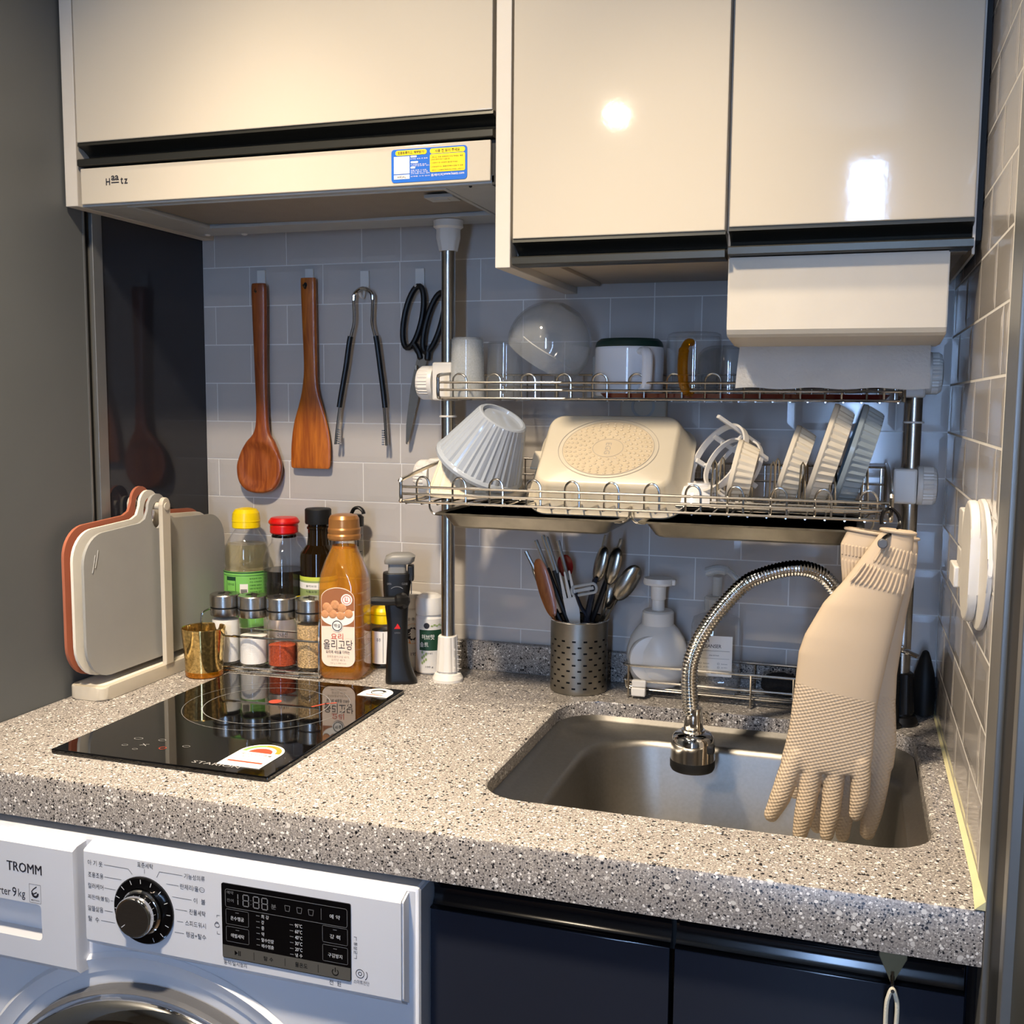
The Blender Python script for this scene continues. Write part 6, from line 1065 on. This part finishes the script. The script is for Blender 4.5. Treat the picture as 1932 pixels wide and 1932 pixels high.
for k in range(13):
    a = R(90-8+ -k*27+ 4*27) if 0 else R(205-k*22.6); line2(bm, [(DX+0.0292*cos(a), DZ+0.0292*sin(a)), (DX+0.0332*cos(a), DZ+0.0332*sin(a))], 0.0007, f)
line2(bm, [(DX-0.0098, DZ-0.0085), (DX-0.0135, DZ-0.0115)], 0.0007, onY(PF-0.0193)); OW('dial_ticks', bm, 'litprint', dl, sm=0)
f = onY(PF-0.0002); bm = nb()
for s, x, z, w in (('아 기 옷', 0.270, -0.0705, 0.0185), ('조용조용', 0.270, -0.0835, 0.0190), ('컬러케어', 0.2695, -0.0955, 0.0190), ('찌든때(볼림)', 0.2690, -0.1080, 0.0265), ('알뜰삶음', 0.2685, -0.1200, 0.0190), ('탈  수', 0.2685, -0.1315, 0.0135)): text(bm, s, f, x, z, w, 0.0058, left=True)
text(bm, '표준세탁', f, 0.3405, -0.0640, 0.0190, 0.0056)
for s, z, w in (('기능성의류', -0.0680, 0.0240), ('란제리/울', -0.0795, 0.0215), ('이  불', -0.0920, 0.0135), ('찬물세탁', -0.1045, 0.0190), ('스피드워시', -0.1170, 0.0240), ('헹굼+탈수', -0.1290, 0.0235)): text(bm, s, f, 0.4105-w-(0.0075 if '란' in s else 0), z, w, 0.0058, left=True)
outline(bm, circ(0.4070, -0.0795, 0.0030, 12, 0.0024), 0.0004, f); line2(bm, [(0.4045, -0.0795), (0.4095, -0.0795)], 0.0003, f)
for p in ([(0.2905, -0.0705), (0.3200, -0.0705), (0.3245, -0.0755)], [(0.2905, -0.0835), (0.3110, -0.0835)], [(0.290, -0.0955), (0.3035, -0.0955)], [(0.2972, -0.1080), (0.3003, -0.1080)], [(0.289, -0.1200), (0.2990, -0.1200)], [(0.2845, -0.1315), (0.3015, -0.1315)], [(0.3395, -0.0680), (0.3395, -0.0725)], [(0.3845, -0.0680), (0.3575, -0.0680), (0.3540, -0.0745)], [(0.3795, -0.0795), (0.3655, -0.0795)], [(0.3945, -0.0920), (0.3720, -0.0920)], [(0.3890, -0.1045), (0.3755, -0.1045)], [(0.3840, -0.1170), (0.3770, -0.1170)], [(0.3845, -0.1290), (0.3740, -0.1290)]): line2(bm, p, 0.0004, f)
text(bm, '동작/일시정지', f, 0.4305, -0.1505, 0.0260, 0.0048, left=True); text(bm, '전  원', f, 0.5535, -0.1500, 0.0125, 0.0050); text(bm, '스마트진단', f, 0.5815, -0.1445, 0.0165, 0.0040)
outline(bm, circ(0.5800, -0.1360, 0.0042, 18), 0.0006, f); outline(bm, circ(0.5800, -0.1360, 0.0018, 8), 0.0006, f); arc(bm, 0.5815, -0.1365, 0.0058, 0.0065, -0.9, 0.6, f, 8)
for s, k in (('통', 0), ('살', 1), ('균', 2)): text(bm, s, lambda u, v: f(0.5755+(v), -0.1105-u), -0.0035+k*0.0042, 0, 0.0036, 0.0036)
line2(bm, [(0.5740, -0.1000), (0.5765, -0.1000), (0.5765, -0.1035)], 0.0004, f); line2(bm, [(0.5740, -0.1215), (0.5765, -0.1215), (0.5765, -0.1180)], 0.0004, f)
line2(bm, [(0.4265, -0.1030), (0.4235, -0.1030), (0.4235, -0.1055)], 0.0004, f); line2(bm, [(0.4265, -0.1225), (0.4235, -0.1225), (0.4235, -0.1200)], 0.0004, f); outline(bm, circ(0.4235, -0.1135, 0.0028, 12, 0.0022), 0.0005, f); arc(bm, 0.4235, -0.1118, 0.0014, 0.0019, 0, pi, f, 8)
OW('lettering', bm, 'ink', cp, sm=0)
# display
dp = OW('display', (lambda b: (prism(b, rrect(0.1410, 0.0775, 0.0018, 4, 0.5005, -0.1065), XZ, PF-0.0012, PF+0.001), b)[1])(nb()), 'display', wm, sm=0)
f = onY(PF-0.0014)
bm = nb(); patch(bm, rect(0.4305, 0.5705, -0.1445, -0.1315), f); OW('key_strip', bm, 'dispgrey', dp, sm=0)
bm = nb(); outline(bm, rrect(0.1330, 0.0185, 0.002, 3, 0.5010, -0.0825), 0.0005, f); outline(bm, rrect(0.0255, 0.0155, 0.0012, 3, 0.4475, -0.1015), 0.0004, f); outline(bm, rrect(0.0255, 0.0155, 0.0012, 3, 0.4475, -0.1195), 0.0004, f); outline(bm, rrect(0.0265, 0.0165, 0.0012, 3, 0.5545, -0.1015), 0.0004, f); outline(bm, rrect(0.0265, 0.0165, 0.0012, 3, 0.5545, -0.1205), 0.0004, f); line2(bm, [(0.5400, -0.0770), (0.5400, -0.0880)], 0.0004, f)
def seg7(x, z, w, h, segs):
    q = {'a': ((x, z+h), (x+w, z+h)), 'g': ((x, z+h/2), (x+w, z+h/2)), 'd': ((x, z), (x+w, z)), 'f': ((x, z+h/2), (x, z+h)), 'b': ((x+w, z+h/2), (x+w, z+h)), 'e': ((x, z), (x, z+h/2)), 'c': ((x+w, z), (x+w, z+h/2))}
    for s in segs:
        a, b = V(q[s][0]), V(q[s][1]); m = (a+b)/2; line2(bm, [tuple(m+(a-m)*0.75), tuple(m+(b-m)*0.75)], 0.0011, f)
seg7(0.4485, -0.0880, 0.0002, 0.0115, 'bc')
for x in (0.4545, 0.4660, 0.4755): seg7(x, -0.0880, 0.0062, 0.0115, 'abcdefg')
patch(bm, rect(0.4630, 0.4637, -0.0855, -0.0848), f); patch(bm, rect(0.4630, 0.4637, -0.0815, -0.0808), f)
text(bm, '예약', f, 0.4400, -0.0765, 0.0075, 0.0035); text(bm, '잔여', f, 0.4400, -0.0845, 0.0075, 0.0035); text(bm, '분', f, 0.4885, -0.0835, 0.0055, 0.005)
for x in (0.5035, 0.5165, 0.5290): outline(bm, [(x-0.0028, -0.0800), (x-0.0020, -0.0855), (x+0.0020, -0.0855), (x+0.0028, -0.0800)], 0.0005, f)
for k in range(6): line2(bm, [(0.4690, -0.0955-k*0.0060), (0.4725, -0.0955-k*0.0060)], 0.0007, f); line2(bm, [(0.5060, -0.0985-k*0.0060), (0.5095, -0.0985-k*0.0060)], 0.0007, f)
for x, z in ((0.4475, -0.0965), (0.4475, -0.1145), (0.5545, -0.0960), (0.5545, -0.1150)): line2(bm, [(x-0.0018, z), (x+0.0018, z)], 0.0006, f)
OW('dim_print', bm, 'dimprint', dp, sm=0)
bm = nb(); text(bm, '온수헹굼', f, 0.4475, -0.1025, 0.0150, 0.0042); text(bm, '애벌세탁', f, 0.4475, -0.1205, 0.0150, 0.0042); text(bm, '예 약', f, 0.5545, -0.0830, 0.0110, 0.0044); text(bm, '강 력', f, 0.5545, -0.1030, 0.0110, 0.0044); text(bm, '구김방지', f, 0.5545, -0.1220, 0.0150, 0.0042)
for k, s in enumerate(('최 강', '강', '중', '약', '탈수안함', '배수멈춤')): text(bm, s, f, 0.4745, -0.0955-k*0.0060, (0.0085, 0.0032, 0.0032, 0.0032, 0.0135, 0.0135)[k], 0.0040, left=True)
for k, s in enumerate(('95°C', '60°C', '40°C', '30°C', '20°C', '냉 수')): text(bm, s, f, 0.5115, -0.0985-k*0.0060, 0.0078, 0.0038, left=True)
OW('pale_print', bm, 'litprint', dp, sm=0, kind='stuff')
f = onY(PF-0.0016); bm = nb(); patch(bm, [(0.4440, -0.1405), (0.4475, -0.1380), (0.4440, -0.1355)], f); patch(bm, rect(0.4482, 0.4490, -0.1405, -0.1355), f); patch(bm, rect(0.4498, 0.4506, -0.1405, -0.1355), f); text(bm, '탈 수', f, 0.4820, -0.1380, 0.0105, 0.0045); text(bm, '물온도', f, 0.5180, -0.1380, 0.0135, 0.0048); arc(bm, 0.5545, -0.1382, 0.0028, 0.0036, R(130), R(410), f); patch(bm, rect(0.5541, 0.5549, -0.1380, -0.1335), f)
for x in (0.4655, 0.5000, 0.5360): patch(bm, rect(x, x+0.0004, -0.1420, -0.1340), f)
OW('key_print', bm, 'display', dp, sm=0)
# porthole door
RC_ = (0.3285, -0.4385); Tm = MX.Rotation(pi/2, 4, 'X')
dr = E('porthole_door', None, None, (RC_[0], WF, RC_[1])); dr.parent = wm; dr.location = V((RC_[0], WF, RC_[1]))-BASE[wm]
bm = nb(); lathe(bm, [(0.262, 0.0005), (0.258, 0.006), (0.250, 0.003), (0.242, 0.002)], 96, (RC_[0], WF, RC_[1]), T=Tm); O('bezel', bm, 'washer', wm, sm=60)
bm = nb(); lathe(bm, [(0.228, 0.002), (0.2275, 0.014), (0.224, 0.017), (0.222, 0.017)], 96, (RC_[0], WF, RC_[1]), T=Tm); O('door_gap', bm, 'washgrey', dr)
bm = nb(); lathe(bm, [(0.224, 0.004), (0.2235, 0.020), (0.219, 0.030), (0.208, 0.036), (0.195, 0.037), (0.184, 0.032), (0.178, 0.026)], 96, (RC_[0], WF, RC_[1]), T=Tm); O('chrome_ring', bm, 'chrome', dr, sm=60)
bm = nb(); lathe(bm, [(0.179, 0.027), (0.170, 0.029), (0.120, 0.034), (0.06, 0.037), (0, 0.038)], 72, (RC_[0], WF, RC_[1]), T=Tm); O('dark_glass', bm, 'display', dr, sm=60)
# ------------------------------------------------------------------ base cabinet
bc = E('base_cabinet', 'dark navy glossy two-door base cabinet under the sink', 'cabinet', (0.88, -0.3, FLZ))
bm = nb(); box(bm, 0.634, 0.652, -0.555, -0.02, FLZ+0.10, -0.05); O('side_panel', bm, 'navy', bc, sm=0)
bm = nb(); box(bm, 1.0985, 1.116, -0.555, -0.02, FLZ+0.10, -0.05); O('side_panel', bm, 'navy', bc, sm=0)
bm = nb(); box(bm, 0.652, 1.0985, -0.545, -0.02, FLZ+0.10, FLZ+0.118); O('bottom', bm, 'navy', bc, sm=0)
bm = nb(); box(bm, 0.652, 1.0985, -0.03, -0.02, FLZ+0.118, -0.25); O('back', bm, 'dark', bc, sm=0)
bm = nb(); box(bm, 0.652, 1.0985, -0.555, -0.545, -0.10, -0.05); O('front_rail', bm, 'dark', bc, sm=0)
bm = nb(); box(bm, 0.634, 1.12, -0.52, -0.505, FLZ+0.0005, FLZ+0.10); O('plinth', bm, 'navy', bc, sm=0)
bm = nb(); box(bm, 1.1165, XR-0.001, -0.573, -0.3, FLZ+0.0005, -0.0495); O('filler', bm, 'blackgloss', bc, sm=0)
for x0, x1 in ((0.630, 0.8655), (0.870, 1.1145)):
    bm = nb(); box(bm, x0, x1, -0.576, -0.558, FLZ+0.10, -0.0885, 0.001); d = O('door', bm, 'navy', bc)
    bm = nb(); sec = [(-0.5755, -0.0885), (-0.5768, -0.0875), (-0.5755, -0.0865), (-0.570, -0.0862), (-0.5655, -0.0800), (-0.5650, -0.0720), (-0.5670, -0.0660), (-0.5755, -0.0610), (-0.5770, -0.0585), (-0.5700, -0.0560), (-0.5580, -0.0555), (-0.5580, -0.0885)]
    loft(bm, [[(x, a, b) for a, b in sec] for x in (x0, x1)]); O('grip_rail', bm, 'blackgloss', d, sm=50)
hk = E('over_door_hook', 'dull brass sheet hook hanging from the worktop edge at the right', 'hook', (1.0555, -0.583, -0.05))
bm = nb(); prism(bm, [(1.0450, -0.0487), (1.0670, -0.0487), (1.0672, -0.0570), (1.0595, -0.0735), (1.0575, -0.0790), (1.0545, -0.0790), (1.0525, -0.0735), (1.0448, -0.0570)], XZ, -0.5895, -0.5880, 0.0004, 1); box(bm, 1.0450, 1.0670, -0.588, -0.565, -0.0496, -0.0487); O('plate', bm, 'beigemetal', hk)
bm = nb(); tube(bm, smooth_path([(1.0560, -0.590, -0.0690), (1.0562, -0.592, -0.0740), (1.0562, -0.593, -0.0800), (1.0562, -0.598, -0.0830), (1.0562, -0.602, -0.0800)], 4), 0.0016, 8); O('hook', bm, 'chrome', hk)
co = E('cord_loop', 'white cord loop hanging from the brass hook', 'cord', (1.056, -0.598, -0.2))
bm = nb(); tube(bm, smooth_path([(1.0525, -0.598, -0.22), (1.0525, -0.598, -0.15), (1.0520, -0.598, -0.10), (1.0535, -0.598, -0.0865), (1.0562, -0.598, -0.0800), (1.0590, -0.598, -0.0865), (1.0607, -0.598, -0.10), (1.0590, -0.598, -0.15), (1.0565, -0.598, -0.22)], 6), 0.0019, 8); O('cord', bm, 'cord', co)
# ------------------------------------------------------------------ lift everything so the floor lies at z = 0
for o in list(bpy.data.objects):
    if o.parent is None: o.location.z += LIFT
